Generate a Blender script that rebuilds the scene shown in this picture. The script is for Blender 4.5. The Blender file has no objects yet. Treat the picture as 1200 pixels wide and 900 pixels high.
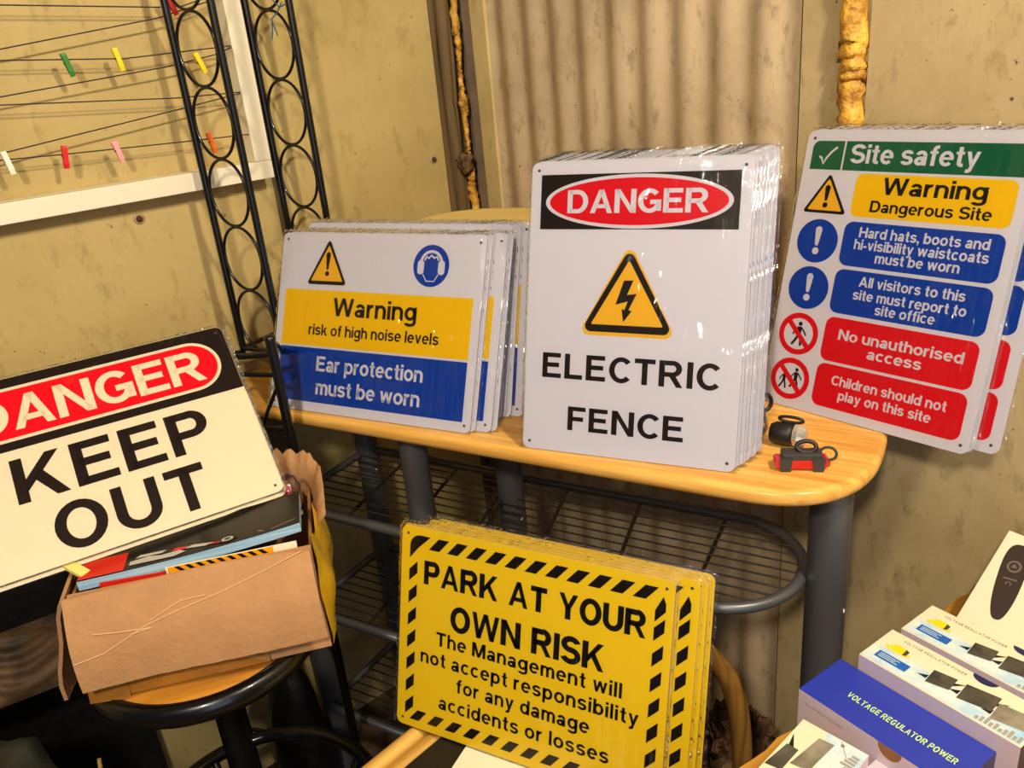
import bpy, bmesh, math, random
from mathutils import Vector, Matrix
from mathutils.geometry import tessellate_polygon
random.seed(7)
SC = bpy.context.scene
COL = SC.collection
R = math.radians

# ------------------------------------------------------------------ camera, light, exposure
cam = bpy.data.cameras.new('camera')
cam.sensor_fit = 'HORIZONTAL'; cam.sensor_width = 36.0
cam.lens = 955.0 / 1200.0 * 36.0
cam.clip_start = 0.02
cam_o = bpy.data.objects.new('camera', cam); COL.objects.link(cam_o)
g = Vector((230 / 955, 2350 / 955, 1.0)).normalized()          # gravity seen by the camera (x right, y down, z ahead)
up_c = -g
fw_c = (Vector((0, 0, 1)) - g[2] * g).normalized()
rt_c = fw_c.cross(up_c)
RM = Matrix((rt_c, fw_c, up_c))                                # camera axes -> world
cx, cy, cz = RM.col[0], RM.col[1], RM.col[2]
M = Matrix((cx, -cy, -cz)).transposed().to_4x4(); M.translation = Vector((0, 0, 1.44))
cam_o.matrix_world = M
SC.camera = cam_o

world = bpy.data.worlds.new('world'); SC.world = world; world.use_nodes = True
wb = world.node_tree.nodes['Background']
wb.inputs[0].default_value = (0.72, 0.80, 1.0, 1); wb.inputs[1].default_value = 0.045


def lamp(name, loc, power, color, radius):
    l = bpy.data.lights.new(name, 'POINT'); l.energy = power; l.color = color; l.shadow_soft_size = radius
    o = bpy.data.objects.new(name, l); COL.objects.link(o); o.location = loc
    return o


lamp('bulb_light', (0.72, 0.10, 2.30), 78, (1.0, 0.86, 0.64), 0.06)
lamp('second_bulb_light', (-0.30, -0.60, 2.10), 74, (1.0, 0.88, 0.72), 0.07)
day = bpy.data.lights.new('doorway_daylight', 'AREA'); day.shape = 'RECTANGLE'; day.size = 1.0; day.size_y = 1.9
day.energy = 9; day.color = (0.66, 0.77, 1.0)
day_o = bpy.data.objects.new('doorway_daylight', day); COL.objects.link(day_o)      # open door behind the camera
day_o.location = (0.45, -1.45, 1.25); day_o.rotation_euler = (R(90), 0, R(6))
SC.view_settings.view_transform = 'Standard'
SC.view_settings.look = 'None'
SC.view_settings.exposure = 0.46
SC.view_settings.gamma = 1.0
SC.view_settings.use_curve_mapping = False
SC.cycles.transparent_max_bounces = 40
SC.cycles.max_bounces = 8


# ------------------------------------------------------------------ materials
def lin(h):
    h = h.lstrip('#')
    out = []
    for i in (0, 2, 4):
        c = int(h[i:i + 2], 16) / 255
        out.append(c / 12.92 if c <= 0.04045 else ((c + 0.055) / 1.055) ** 2.4)
    return (*out, 1.0)


def mat(name, col, rough=0.5, metal=0.0, spec=0.5, var=0.0, vscale=8.0, bump=0.0, bscale=60.0, col2=None, coat=0.0, stretch=None):
    m = bpy.data.materials.new(name); m.use_nodes = True
    nt = m.node_tree; N = nt.nodes; L = nt.links
    b = N['Principled BSDF']
    b.inputs['Base Color'].default_value = lin(col)
    b.inputs['Roughness'].default_value = rough
    b.inputs['Metallic'].default_value = metal
    b.inputs['Specular IOR Level'].default_value = spec
    b.inputs['Coat Weight'].default_value = coat
    tc = N.new('ShaderNodeTexCoord'); mp = N.new('ShaderNodeMapping')
    L.new(tc.outputs['Object'], mp.inputs['Vector'])
    if stretch: mp.inputs['Scale'].default_value = stretch
    if col2 or var:
        n = N.new('ShaderNodeTexNoise'); n.inputs['Scale'].default_value = vscale; n.inputs['Detail'].default_value = 8
        n.inputs['Roughness'].default_value = 0.62
        L.new(mp.outputs['Vector'], n.inputs['Vector'])
        r = N.new('ShaderNodeValToRGB')
        r.color_ramp.elements[0].position = 0.36; r.color_ramp.elements[1].position = 0.66
        c = lin(col); c2 = lin(col2) if col2 else tuple(x * (1 - var) for x in c[:3]) + (1,)
        r.color_ramp.elements[0].color = c2; r.color_ramp.elements[1].color = c
        L.new(n.outputs['Fac'], r.inputs['Fac']); L.new(r.outputs['Color'], b.inputs['Base Color'])
    if bump:
        n2 = N.new('ShaderNodeTexNoise'); n2.inputs['Scale'].default_value = bscale; n2.inputs['Detail'].default_value = 5
        L.new(mp.outputs['Vector'], n2.inputs['Vector'])
        bp = N.new('ShaderNodeBump'); bp.inputs['Strength'].default_value = bump; bp.inputs['Distance'].default_value = 0.01
        L.new(n2.outputs['Fac'], bp.inputs['Height']); L.new(bp.outputs['Normal'], b.inputs['Normal'])
    return m


def wall_mat(name, base, dark, speck, scale=3.0):
    m = bpy.data.materials.new(name); m.use_nodes = True
    nt = m.node_tree; N = nt.nodes; L = nt.links; b = N['Principled BSDF']
    b.inputs['Roughness'].default_value = 0.6; b.inputs['Specular IOR Level'].default_value = 0.25
    tc = N.new('ShaderNodeTexCoord')

    def noise(sc, det, rough, lo, hi, sx=(1, 1, 1)):
        mp = N.new('ShaderNodeMapping'); mp.inputs['Scale'].default_value = sx; L.new(tc.outputs['Object'], mp.inputs['Vector'])
        n = N.new('ShaderNodeTexNoise'); n.inputs['Scale'].default_value = sc; n.inputs['Detail'].default_value = det
        n.inputs['Roughness'].default_value = rough; L.new(mp.outputs['Vector'], n.inputs['Vector'])
        r = N.new('ShaderNodeMapRange'); r.inputs['From Min'].default_value = lo; r.inputs['From Max'].default_value = hi
        L.new(n.outputs['Fac'], r.inputs['Value']); return r.outputs['Result'], n

    def mix(fac, a, bb):
        x = N.new('ShaderNodeMix'); x.data_type = 'RGBA'
        L.new(fac, x.inputs['Factor'])
        if isinstance(a, tuple): x.inputs['A'].default_value = a
        else: L.new(a, x.inputs['A'])
        x.inputs['B'].default_value = bb
        return x.outputs['Result']
    f1, n1 = noise(scale, 10, 0.65, 0.42, 0.72)
    f2, n2 = noise(scale * 9, 9, 0.72, 0.54, 0.76, (1, 1, 0.45))
    f3, n3 = noise(scale * 24, 4, 0.55, 0.70, 0.76)
    c = mix(f1, lin(base), lin(dark))
    c = mix(f2, c, lin(speck))
    c = mix(f3, c, lin('4a3a22'))
    L.new(c, b.inputs['Base Color'])
    bp = N.new('ShaderNodeBump'); bp.inputs['Strength'].default_value = 0.25; bp.inputs['Distance'].default_value = 0.004
    L.new(n2.outputs['Fac'], bp.inputs['Height']); L.new(bp.outputs['Normal'], b.inputs['Normal'])
    return m


def wood_mat(name, c1, c2, axis='X', scale=14.0, rough=0.35, dist=3.0):
    m = bpy.data.materials.new(name); m.use_nodes = True
    nt = m.node_tree; N = nt.nodes; L = nt.links; b = N['Principled BSDF']
    b.inputs['Roughness'].default_value = rough; b.inputs['Specular IOR Level'].default_value = 0.35
    tc = N.new('ShaderNodeTexCoord'); mp = N.new('ShaderNodeMapping')
    L.new(tc.outputs['Object'], mp.inputs['Vector'])
    s = {'X': (0.06, 1, 1), 'Y': (1, 0.06, 1), 'Z': (1, 1, 0.06)}[axis]
    mp.inputs['Scale'].default_value = s
    n = N.new('ShaderNodeTexNoise'); n.inputs['Scale'].default_value = scale * 4; n.inputs['Detail'].default_value = 9
    n.inputs['Distortion'].default_value = dist * 0.3
    L.new(mp.outputs['Vector'], n.inputs['Vector'])
    r = N.new('ShaderNodeValToRGB'); r.color_ramp.elements[0].position = 0.33; r.color_ramp.elements[1].position = 0.62
    r.color_ramp.elements[0].color = lin(c2); r.color_ramp.elements[1].color = lin(c1)
    L.new(n.outputs['Fac'], r.inputs['Fac']); L.new(r.outputs['Color'], b.inputs['Base Color'])
    return m


def film_mat(name, scale, strength, amount, rough=0.06, stretch=(1, 1, 1), dist=0.012):
    """clear crinkled plastic film"""
    m = bpy.data.materials.new(name); m.use_nodes = True
    nt = m.node_tree; N = nt.nodes; L = nt.links
    N.remove(N['Principled BSDF']); out = N['Material Output']
    tr = N.new('ShaderNodeBsdfTransparent'); tr.inputs[0].default_value = (1, 1, 1, 1)
    gl = N.new('ShaderNodeBsdfGlossy'); gl.inputs['Roughness'].default_value = rough
    lw = N.new('ShaderNodeFresnel'); lw.inputs['IOR'].default_value = 1.45
    mul = N.new('ShaderNodeMath'); mul.operation = 'MULTIPLY'; mul.inputs[1].default_value = amount; mul.use_clamp = True
    tc = N.new('ShaderNodeTexCoord'); mp = N.new('ShaderNodeMapping'); mp.inputs['Scale'].default_value = stretch
    mp.inputs['Rotation'].default_value = (0, 0, 0.6)
    L.new(tc.outputs['Object'], mp.inputs['Vector'])
    n = N.new('ShaderNodeTexNoise'); n.inputs['Scale'].default_value = scale; n.inputs['Detail'].default_value = 2.5
    n.inputs['Distortion'].default_value = 0.8
    L.new(mp.outputs['Vector'], n.inputs['Vector'])
    k = N.new('ShaderNodeTexNoise'); k.inputs['Scale'].default_value = 7; L.new(tc.outputs['Object'], k.inputs['Vector'])
    kr = N.new('ShaderNodeMapRange'); kr.inputs['From Min'].default_value = 0.50; kr.inputs['From Max'].default_value = 0.66
    kr.inputs['To Min'].default_value = 0.12
    sx = N.new('ShaderNodeSeparateXYZ'); L.new(tc.outputs['Object'], sx.inputs[0])
    ma = N.new('ShaderNodeMath'); ma.operation = 'MULTIPLY_ADD'; ma.inputs[1].default_value = 0.75       # creases strengthened toward the right to put more glints there
    L.new(sx.outputs['X'], ma.inputs[0]); L.new(k.outputs['Fac'], ma.inputs[2]); L.new(ma.outputs[0], kr.inputs['Value'])
    pm = N.new('ShaderNodeMath'); pm.operation = 'MULTIPLY'; L.new(n.outputs['Fac'], pm.inputs[0]); L.new(kr.outputs['Result'], pm.inputs[1])
    bp = N.new('ShaderNodeBump'); bp.inputs['Strength'].default_value = strength; bp.inputs['Distance'].default_value = dist
    L.new(pm.outputs[0], bp.inputs['Height'])
    L.new(bp.outputs['Normal'], gl.inputs['Normal'])
    L.new(lw.outputs[0], mul.inputs[0])
    mx = N.new('ShaderNodeMixShader'); L.new(mul.outputs[0], mx.inputs[0]); L.new(tr.outputs[0], mx.inputs[1]); L.new(gl.outputs[0], mx.inputs[2])
    L.new(mx.outputs[0], out.inputs['Surface'])
    return m


MT = {
    'wall_left': wall_mat('painted_sheet', 'bda56a', 'a28e54', '8c7a48', 2.4),
    'wall_back': wall_mat('painted_board', 'b8a276', '9c875a', '7d6a46', 3.4),
    'corrugated': wall_mat('painted_corrugated', 'c4ac88', 'a48e6c', '7c6950', 5.0),
    'batten': wall_mat('painted_batten', 'cdb67c', 'b39c62', '957f4e', 5.0),
    'greystrip': mat('grey_strip', 'a08a70', 0.6, var=0.25, vscale=14),
    'rotwood': mat('weathered_timber', '7a5f34', 0.8, var=0.55, vscale=20, bump=0.8, bscale=30, stretch=(1, 1, 0.1)),
    'foam': mat('expanding_foam', 'f0b840', 0.55, col2='9a6420', vscale=45, bump=0.8, bscale=70),
    'floor': mat('dirty_floor', '6e5434', 0.85, col2='20170f', vscale=7, bump=0.6, bscale=40),
    'white': mat('sign_white', 'd6d0d4', 0.35, spec=0.2),
    'cream': mat('sign_cream', 'dccfae', 0.35),
    'plate_edge': mat('aluminium_edge', 'cfc8c0', 0.4),
    'yellow': mat('sign_yellow', 'eebc06', 0.35, spec=0.2),
    'tri_yellow': mat('pictogram_yellow', 'ecb22a', 0.35, spec=0.2),
    'parkyellow': mat('sign_parking_yellow', 'f0c81c', 0.33, spec=0.2),
    'black': mat('print_black', '17110c', 0.38, spec=0.2),
    'brownblack': mat('print_warm_black', '221710', 0.38, spec=0.2),
    'red': mat('print_red', 'd8101c', 0.35, spec=0.2),
    'blue': mat('print_blue', '0a3c9c', 0.35, spec=0.2),
    'green': mat('print_green', '0c5a3a', 0.35, spec=0.2),
    'hole': mat('hole_shadow', '4a3a30', 0.6),
    'table': wood_mat('beech_top', 'e9b45a', 'cc8e38', 'X', 16, 0.3),
    'tan': wood_mat('tan_board', 'd2b468', 'bf9d52', 'X', 8, 0.5),
    'leg': mat('grey_tube', '68686a', 0.38, metal=0.55),
    'wire': mat('dark_wire', '4c4640', 0.4, metal=0.7),
    'blackmetal': mat('black_metal', '0e0d0c', 0.28, metal=0.2, coat=0.2),
    'seatwood': wood_mat('seat_wood', 'c8872e', '8e5216', 'X', 9, 0.35),
    'card': mat('cardboard', 'bd8a58', 0.8, var=0.12, vscale=30, bump=0.15, bscale=120),
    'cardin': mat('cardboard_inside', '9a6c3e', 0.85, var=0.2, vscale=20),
    'tape': mat('parcel_tape', 'f0c020', 0.25, var=0.2, vscale=18, coat=0.5),
    'browntape': mat('brown_tape', 'b5772a', 0.25, var=0.3, vscale=18, coat=0.5),
    'frame': mat('white_paint', 'e9dfc2', 0.45),
    'string': mat('dark_string', '33222a', 0.8),
    'bamboo': wood_mat('bamboo', 'e0b458', 'b57e2c', 'Y', 10, 0.4),
    'rattan': wood_mat('rattan', '8f662c', '5c3d18', 'Z', 10, 0.4),
    'rattanbind': mat('rattan_binding', 'a58a58', 0.5, var=0.4, vscale=60, bump=0.5, bscale=150),
    'boardblack': mat('black_board', '1b1814', 0.4),
    'paper': mat('paper', 'efe6c4', 0.6),
    'oak': wood_mat('oak_board', 'b9852e', '7a4e14', 'Y', 10, 0.5),
    'boxcream': mat('box_cream', 'e6dcba', 0.35),
    'boxpink': mat('box_side', 'd2bfc8', 0.4),
    'boxblue': mat('box_blue', '2a3aa8', 0.3),
    'boxnavy': mat('box_navy', '1c2350', 0.35),
    'sky': mat('print_sky', '9cc6e2', 0.35, col2='dfe6da', vscale=26),
    'label': mat('print_label_blue', '1a62b4', 0.35),
    'adapter': mat('print_adapter', '24211d', 0.35, col2='5c564a', vscale=26),
    'adapterlight': mat('print_adapter_light', '9a927e', 0.35, col2='6e6754', vscale=26),
    'lime': mat('print_lime', 'cdf08c', 0.4),
    'emblem': mat('print_emblem', 'e0d414', 0.35),
    'greytext': mat('print_grey', '9a988c', 0.4),
    'remote': mat('print_remote', '382c22', 0.4),
    'remotegrey': mat('print_remote_grey', '6e6258', 0.4),
    'pages': mat('magazine_pages', 'b4cfdc', 0.4, col2='7ea8c4', vscale=5, stretch=(1, 1, 40)),
    'cover': mat('magazine_cover', '1c1814', 0.25),
    'coverred': mat('magazine_red', 'd02414', 0.3),
    'silver': mat('print_silver', 'b8b2a8', 0.35),
    'rubber': mat('black_rubber', '121110', 0.5),
    'plasticgrey': mat('grey_plastic', '34342f', 0.45),
    'redlens': mat('red_lens', 'c4141c', 0.15, coat=0.6),
    'lens': mat('clear_lens', 'c8c0b0', 0.1, metal=0.3, coat=0.8, var=0.4, vscale=90),
    'leaves': mat('dead_leaves', '6e4a2c', 0.75, col2='33200f', vscale=18),
    'sack': mat('dark_green_sack', '2c2c20', 0.6, col2='14140e', vscale=9, bump=0.8, bscale=9),
    'shadeblack': mat('shade_black', '100e0c', 0.45, bump=0.6, bscale=22),  # black of the bag and board added to deepen the lower left
    'bark': mat('carved_wood', '6a4c2c', 0.7, col2='2c1c0c', vscale=14),
    'rust': mat('rust', '5a2c18', 0.8, var=0.5, vscale=80),
    'lump': mat('old_foam', '7c5e30', 0.8, col2='33200f', vscale=60, bump=0.8, bscale=60),
    'washer': mat('washer', 'a08a5c', 0.6),
    'twine': mat('blue_twine', '2c5c6c', 0.7),
    'film': film_mat('sleeve_film', 64, 1.0, 0.75, 0.05, (1, 0.09, 1), 0.012),
    'rim': film_mat('sleeve_rim', 120, 0.6, 2.2, 0.12),
    'bag': film_mat('bag_film', 60, 1.0, 3.0, 0.08),
}
for nm, c in dict(green='2e7a2c', yellow='f0d414', white='f0e8d4', red='d4141c', pink='eaa0a4', orange='e86a18').items():
    MT['peg_' + nm] = mat('peg_' + nm, c, 0.5)


# ------------------------------------------------------------------ mesh helpers
class MB:
    def __init__(s): s.v = []; s.f = []; s.mi = []; s.sm = []

    def add(s, vs, fs, mi=0, smooth=False):
        o = len(s.v); s.v += [tuple(v) for v in vs]
        for f in fs: s.f.append([i + o for i in f]); s.mi.append(mi); s.sm.append(smooth)
        return s

    def box(s, c, size, rot=None, mi=0, bev=0.0):
        hx, hy, hz = size[0] / 2, size[1] / 2, size[2] / 2
        bm = bmesh.new(); bmesh.ops.create_cube(bm, size=1.0)
        for v in bm.verts: v.co = Vector((v.co.x * size[0], v.co.y * size[1], v.co.z * size[2]))
        if bev: bmesh.ops.bevel(bm, geom=bm.edges[:], offset=bev, segments=2, affect='EDGES', profile=0.6)
        bm.verts.index_update()
        m = (rot if rot is not None else Matrix.Identity(3))
        vs = [m @ v.co + Vector(c) for v in bm.verts]; fs = [[v.index for v in f.verts] for f in bm.faces]
        bm.free(); return s.add(vs, fs, mi)

    def tube(s, pts, r, n=10, mi=0, closed=False, caps=True, flat=None):
        pts = [Vector(p) for p in pts]; k = len(pts); rs = r if isinstance(r, (list, tuple)) else [r] * k
        vs = []; ref = None
        for i, p in enumerate(pts):
            a = pts[(i - 1) % k] if (closed or i > 0) else p
            b = pts[(i + 1) % k] if (closed or i < k - 1) else p
            t = (b - a).normalized()
            if ref is None:
                ref = Vector((0, 0, 1)) if abs(t.z) < 0.9 else Vector((1, 0, 0))
            x = (ref - ref.dot(t) * t).normalized(); y = t.cross(x); ref = x
            for j in range(n):
                q = 2 * math.pi * j / n
                vs.append(p + rs[i] * (math.cos(q) * x + math.sin(q) * y * (flat or 1)))
        fs = []
        for i in range(k if closed else k - 1):
            i2 = (i + 1) % k
            for j in range(n):
                j2 = (j + 1) % n
                fs.append([i * n + j, i * n + j2, i2 * n + j2, i2 * n + j])
        s.add(vs, fs, mi, True)
        if caps and not closed:
            s.add(vs[:n], [list(range(n))[::-1]], mi); s.add(vs[-n:], [list(range(n))], mi)
        return s

    def lathe(s, prof, n=40, c=(0, 0, 0), mi=0, m3=None, smooth=True):
        vs = []; fs = []
        for (r, z) in prof:
            for j in range(n):
                q = 2 * math.pi * j / n; vs.append(Vector((r * math.cos(q), r * math.sin(q), z)))
        if m3 is not None: vs = [m3 @ v for v in vs]
        vs = [v + Vector(c) for v in vs]
        for i in range(len(prof) - 1):
            for j in range(n):
                j2 = (j + 1) % n; fs.append([i * n + j, i * n + j2, (i + 1) * n + j2, (i + 1) * n + j])
        return s.add(vs, fs, mi, smooth)

    def prism(s, poly, z0, z1, mi=0, f=lambda x, y, z: (x, y, z), side_mi=None):
        n = len(poly)
        vs = [f(x, y, z0) for x, y in poly] + [f(x, y, z1) for x, y in poly]
        tri = tessellate_polygon([[Vector((x, y, 0)) for x, y in poly]])
        area = sum(poly[i][0] * poly[(i + 1) % n][1] - poly[(i + 1) % n][0] * poly[i][1] for i in range(n))
        top = []; bot = []
        for t in tri:
            a, b, c = (poly[i] for i in t)
            cr = (b[0] - a[0]) * (c[1] - a[1]) - (b[1] - a[1]) * (c[0] - a[0])
            t = list(t) if cr > 0 else list(t)[::-1]
            top.append([i + n for i in t]); bot.append(t[::-1])
        sd = [[i, (i + 1) % n, (i + 1) % n + n, i + n] for i in range(n)]
        if area < 0: sd = [q[::-1] for q in sd]
        s.add(vs, top + bot, mi); s.add(vs, sd, mi if side_mi is None else side_mi); return s

    def flat(s, polys, z=0, mi=0, f=lambda x, y, z: (x, y, z)):
        """filled flat polygons (any shape), facing +z"""
        for p in polys:
            if len(p) <= 4:
                a = sum(p[i][0] * p[(i + 1) % len(p)][1] - p[(i + 1) % len(p)][0] * p[i][1] for i in range(len(p)))
                q = list(p) if a > 0 else list(p)[::-1]
                s.add([f(x, y, z) for x, y in q], [list(range(len(q)))], mi)
            else:
                tri = tessellate_polygon([[Vector((x, y, 0)) for x, y in p]]); fs = []
                for t in tri:
                    a, b, c = (p[i] for i in t)
                    cr = (b[0] - a[0]) * (c[1] - a[1]) - (b[1] - a[1]) * (c[0] - a[0])
                    fs.append(list(t) if cr > 0 else list(t)[::-1])
                s.add([f(x, y, z) for x, y in p], fs, mi)
        return s

    def build(s, name, mats, parent=None, mw=None):
        me = bpy.data.meshes.new(name); me.from_pydata(s.v, [], s.f); me.update()
        for m in (mats if isinstance(mats, (list, tuple)) else [mats]): me.materials.append(MT[m] if isinstance(m, str) else m)
        me.polygons.foreach_set('material_index', s.mi); me.polygons.foreach_set('use_smooth', s.sm)
        o = bpy.data.objects.new(name, me); COL.objects.link(o)
        if parent: o.parent = parent
        if mw is not None: o.matrix_local = mw
        return o


def tag(o, label=None, cat=None, group=None, kind=None):
    if label: o['label'] = label
    if cat: o['category'] = cat
    if group: o['group'] = group
    if kind: o['kind'] = kind
    return o


def thing(name, label, cat, mw=None, group=None):
    o = bpy.data.objects.new(name, None); COL.objects.link(o); o.empty_display_size = 0.02
    if mw is not None: o.matrix_world = mw
    return tag(o, label, cat, group)


def struct(name, mb, m, label=None):
    return tag(mb.build(name, m), label, None, None, 'structure')


def copy_tree(o, label, mw, group=None):
    c = o.copy(); COL.objects.link(c); c.matrix_world = mw; c['label'] = label
    if group: c['group'] = group
    for ch in o.children:
        d = ch.copy(); COL.objects.link(d); d.parent = c
        for gch in ch.children:
            e = gch.copy(); COL.objects.link(e); e.parent = d
    return c


def axes(o, x, y, z):
    m = Matrix((Vector(x), Vector(y), Vector(z))).transposed().to_4x4(); m.translation = Vector(o); return m


def yaw(o, deg):
    m = Matrix.Rotation(R(deg), 4, 'Z'); m.translation = Vector(o); return m


def circle(cx, cy, rx, ry=None, n=40, a0=0, a1=360):
    ry = rx if ry is None else ry
    full = abs(a1 - a0) >= 360
    return [(cx + rx * math.cos(R(a0 + (a1 - a0) * i / n)), cy + ry * math.sin(R(a0 + (a1 - a0) * i / n))) for i in range(n if full else n + 1)]


def rrect(x0, y0, x1, y1, r, n=6):
    p = []
    for (cx_, cy_, a) in ((x1 - r, y1 - r, 0), (x0 + r, y1 - r, 90), (x0 + r, y0 + r, 180), (x1 - r, y0 + r, 270)):
        p += circle(cx_, cy_, r, r, n, a, a + 90)
    return p


def rtri(pts, r, n=6):
    """triangle with rounded corners"""
    out = []
    for i in range(3):
        p = Vector(pts[i]); a = (Vector(pts[i - 1]) - p).normalized(); b = (Vector(pts[(i + 1) % 3]) - p).normalized()
        half = a.angle(b) / 2; d = r / math.tan(half); c = p + (a + b).normalized() * (r / math.sin(half))
        s, e = p + a * d - c, p + b * d - c
        a0 = math.atan2(s.y, s.x); a1 = math.atan2(e.y, e.x); da = (a1 - a0 + math.pi) % (2 * math.pi) - math.pi
        for k in range(n + 1):
            q = a0 + da * k / n; out.append((c.x + r * math.cos(q), c.y + r * math.sin(q)))
    return out


def ribbon(path, wv, wh=None):
    """quads along a path; wv = width of upright strokes, wh = width of level ones"""
    wh = wv if wh is None else wh
    L_, R_ = [], []
    k = len(path)
    for i in range(k):
        a = path[max(i - 1, 0)]; b = path[min(i + 1, k - 1)]
        dx, dy = b[0] - a[0], b[1] - a[1]; l = math.hypot(dx, dy) or 1
        nx, ny = -dy / l, dx / l
        L_.append((path[i][0] + nx * wv / 2, path[i][1] + ny * wh / 2)); R_.append((path[i][0] - nx * wv / 2, path[i][1] - ny * wh / 2))
    return [[L_[i], R_[i], R_[i + 1], L_[i + 1]] for i in range(k - 1)]


# ------------------------------------------------------------------ bold grotesque lettering (cap height 1)
SV, SH, LV, LH = 0.225, 0.18, 0.205, 0.165


def glyphs(SV=SV, SH=SH, LV=LV, LH=LH):
    G = {}
    V = lambda x, a=0, b=1, w=SV: [(x - w / 2, a), (x + w / 2, a), (x + w / 2, b), (x - w / 2, b)]
    H = lambda y, a, b, w=SH: [(a, y - w / 2), (b, y - w / 2), (b, y + w / 2), (a, y + w / 2)]
    def ring(cx_, cy_, rx, ry, a0, a1, n, w, h):
        if abs(a1 - a0) >= 360: n = 26
        q = [R(a0 + (a1 - a0) * k / n) for k in range(n + 1)]
        o = [(cx_ + (rx + w / 2) * math.cos(t), cy_ + (ry + h / 2) * math.sin(t)) for t in q]
        u = [(cx_ + (rx - w / 2) * math.cos(t), cy_ + (ry - h / 2) * math.sin(t)) for t in q]
        return [[o[k], u[k], u[k + 1], o[k + 1]] for k in range(n)]
    A = lambda cx_, cy_, rx, ry, a0, a1, n=14: ring(cx_, cy_, rx, ry, a0, a1, n, SV, SH)
    a = lambda cx_, cy_, rx, ry, a0, a1, n=12: ring(cx_, cy_, rx, ry, a0, a1, n, LV, LH)
    T = 1 - SH / 2; B = SH / 2
    G['A'] = (.98, [[(0, 0), (.215, 0), (.595, 1), (.385, 1)], [(.98, 0), (.765, 0), (.385, 1), (.595, 1)], [(.2, .21), (.78, .21), (.72, .375), (.26, .375)]])
    G['C'] = (.85, A(.48, .5, .38, .4175, 42, 318, 22))
    G['D'] = (.9, [V(.1), H(T, .1, .42), H(B, .1, .42)] + A(.42, .5, .38, .4175, -90, 90))
    G['E'] = (.8, [V(.1), H(T, .1, .77), H(.52, .1, .71), H(B, .1, .8)])
    G['F'] = (.75, [V(.1), H(T, .1, .75), H(.49, .1, .66)])
    G['G'] = (.96, A(.48, .5, .38, .4175, 42, 335, 22) + [H(.45, .5, .96), V(.87, .08, .45, .18)])
    G['H'] = (.9, [V(.1), V(.8), H(.53, .1, .8)])
    G['I'] = (.2, [V(.1)])
    G['K'] = (.95, [V(.1), [(.18, .2), (.18, .47), (.65, 1), (.91, 1)], [(.34, .5), (.5, .68), (.95, 0), (.70, 0)]])
    G['L'] = (.75, [V(.1), H(B, .1, .75)])
    G['M'] = (1.06, [V(.1), V(.96), [(0, 1), (.27, 1), (.63, 0), (.43, 0)], [(1.06, 1), (.79, 1), (.43, 0), (.63, 0)]])
    G['N'] = (.9, [V(.1), V(.8), [(0, 1), (.22, 1), (.9, 0), (.68, 0)]])
    G['O'] = (.97, A(.485, .5, .385, .4175, 0, 360))
    G['P'] = (.82, [V(.1), H(T, .1, .48), H(.45, .1, .48)] + A(.48, .684, .24, .2335, -90, 90))
    G['R'] = (.92, [V(.1), H(T, .1, .5), H(.475, .1, .5)] + A(.5, .697, .26, .2215, -90, 90) + [[(.36, .45), (.58, .5), (.92, 0), (.68, 0)]])
    G['S'] = (.84, A(.42, .715, .31, .2025, 18, 270, 16) + A(.42, .297, .33, .2145, 90, -162, 16))
    G['T'] = (.82, [V(.41), H(T, 0, .82)])
    G['U'] = (.88, [V(.1, .37, 1), V(.78, .37, 1)] + A(.44, .38, .34, .2975, 180, 360))
    G['V'] = (.94, [[(0, 1), (.225, 1), (.58, 0), (.36, 0)], [(.94, 1), (.715, 1), (.36, 0), (.58, 0)]])
    G['W'] = (1.36, [[(0, 1), (.215, 1), (.45, 0), (.24, 0)], [(.24, 0), (.45, 0), (.785, 1), (.575, 1)], [(1.36, 1), (1.145, 1), (.91, 0), (1.12, 0)], [(1.12, 0), (.91, 0), (.575, 1), (.785, 1)]])
    G['Y'] = (.92, [[(0, 1), (.24, 1), (.56, .42), (.36, .38)], [(.92, 1), (.68, 1), (.36, .42), (.56, .38)], V(.46, 0, .46)])
    X = .74; t = X - LH / 2; b = LH / 2
    v = lambda x, p=0, q=X: V(x, p, q, LV)
    G['a'] = (.66, [v(.53, 0, .46)] + a(.33, .48, .2, X - LH / 2 - .48, 0, 165) + a(.27, .21, .18, .135, 0, 360) + [H(.39, .25, .55, .11)])
    G['b'] = (.72, [v(.09, 0, 1)] + a(.37, .37, .26, .295, 0, 360))
    G['c'] = (.66, a(.36, .37, .27, .295, 45, 315, 18))
    G['d'] = (.72, [v(.63, 0, 1)] + a(.35, .37, .26, .295, 0, 360))
    G['e'] = (.7, a(.35, .37, .265, .295, -2, 318, 20) + [H(.375, .1, .7, .12)])
    G['f'] = (.44, [v(.21, 0, .76), H(t, 0, .42, .13)] + ribbon([(.21, .74), (.22, .84), (.27, .91), (.35, .925), (.44, .925)], LV, LH))
    G['g'] = (.72, [v(.63, -.05, X)] + a(.35, .39, .26, .275, 0, 360) + a(.355, -.05, .275, .155, 0, -160))
    G['h'] = (.68, [v(.09, 0, 1), v(.59, 0, .44)] + a(.34, .44, .25, .225, 0, 180))
    G['i'] = (.185, [v(.0925), V(.0925, .83, 1, LV)])
    G['k'] = (.69, [v(.09, 0, 1), [(.17, .16), (.17, .37), (.42, X), (.66, X)], [(.29, .39), (.43, .5), (.69, 0), (.47, 0)]])
    G['l'] = (.185, [v(.0925, 0, 1)])
    G['m'] = (1.02, [v(.09), v(.51, 0, .46), v(.93, 0, .46)] + a(.3, .46, .21, .205, 0, 180) + a(.72, .46, .21, .205, 0, 180))
    G['n'] = (.68, [v(.09), v(.59, 0, .44)] + a(.34, .44, .25, .225, 0, 180))
    G['o'] = (.73, a(.365, .37, .275, .295, 0, 360))
    G['p'] = (.72, [v(.09, -.27, X)] + a(.37, .37, .26, .295, 0, 360))
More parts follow.
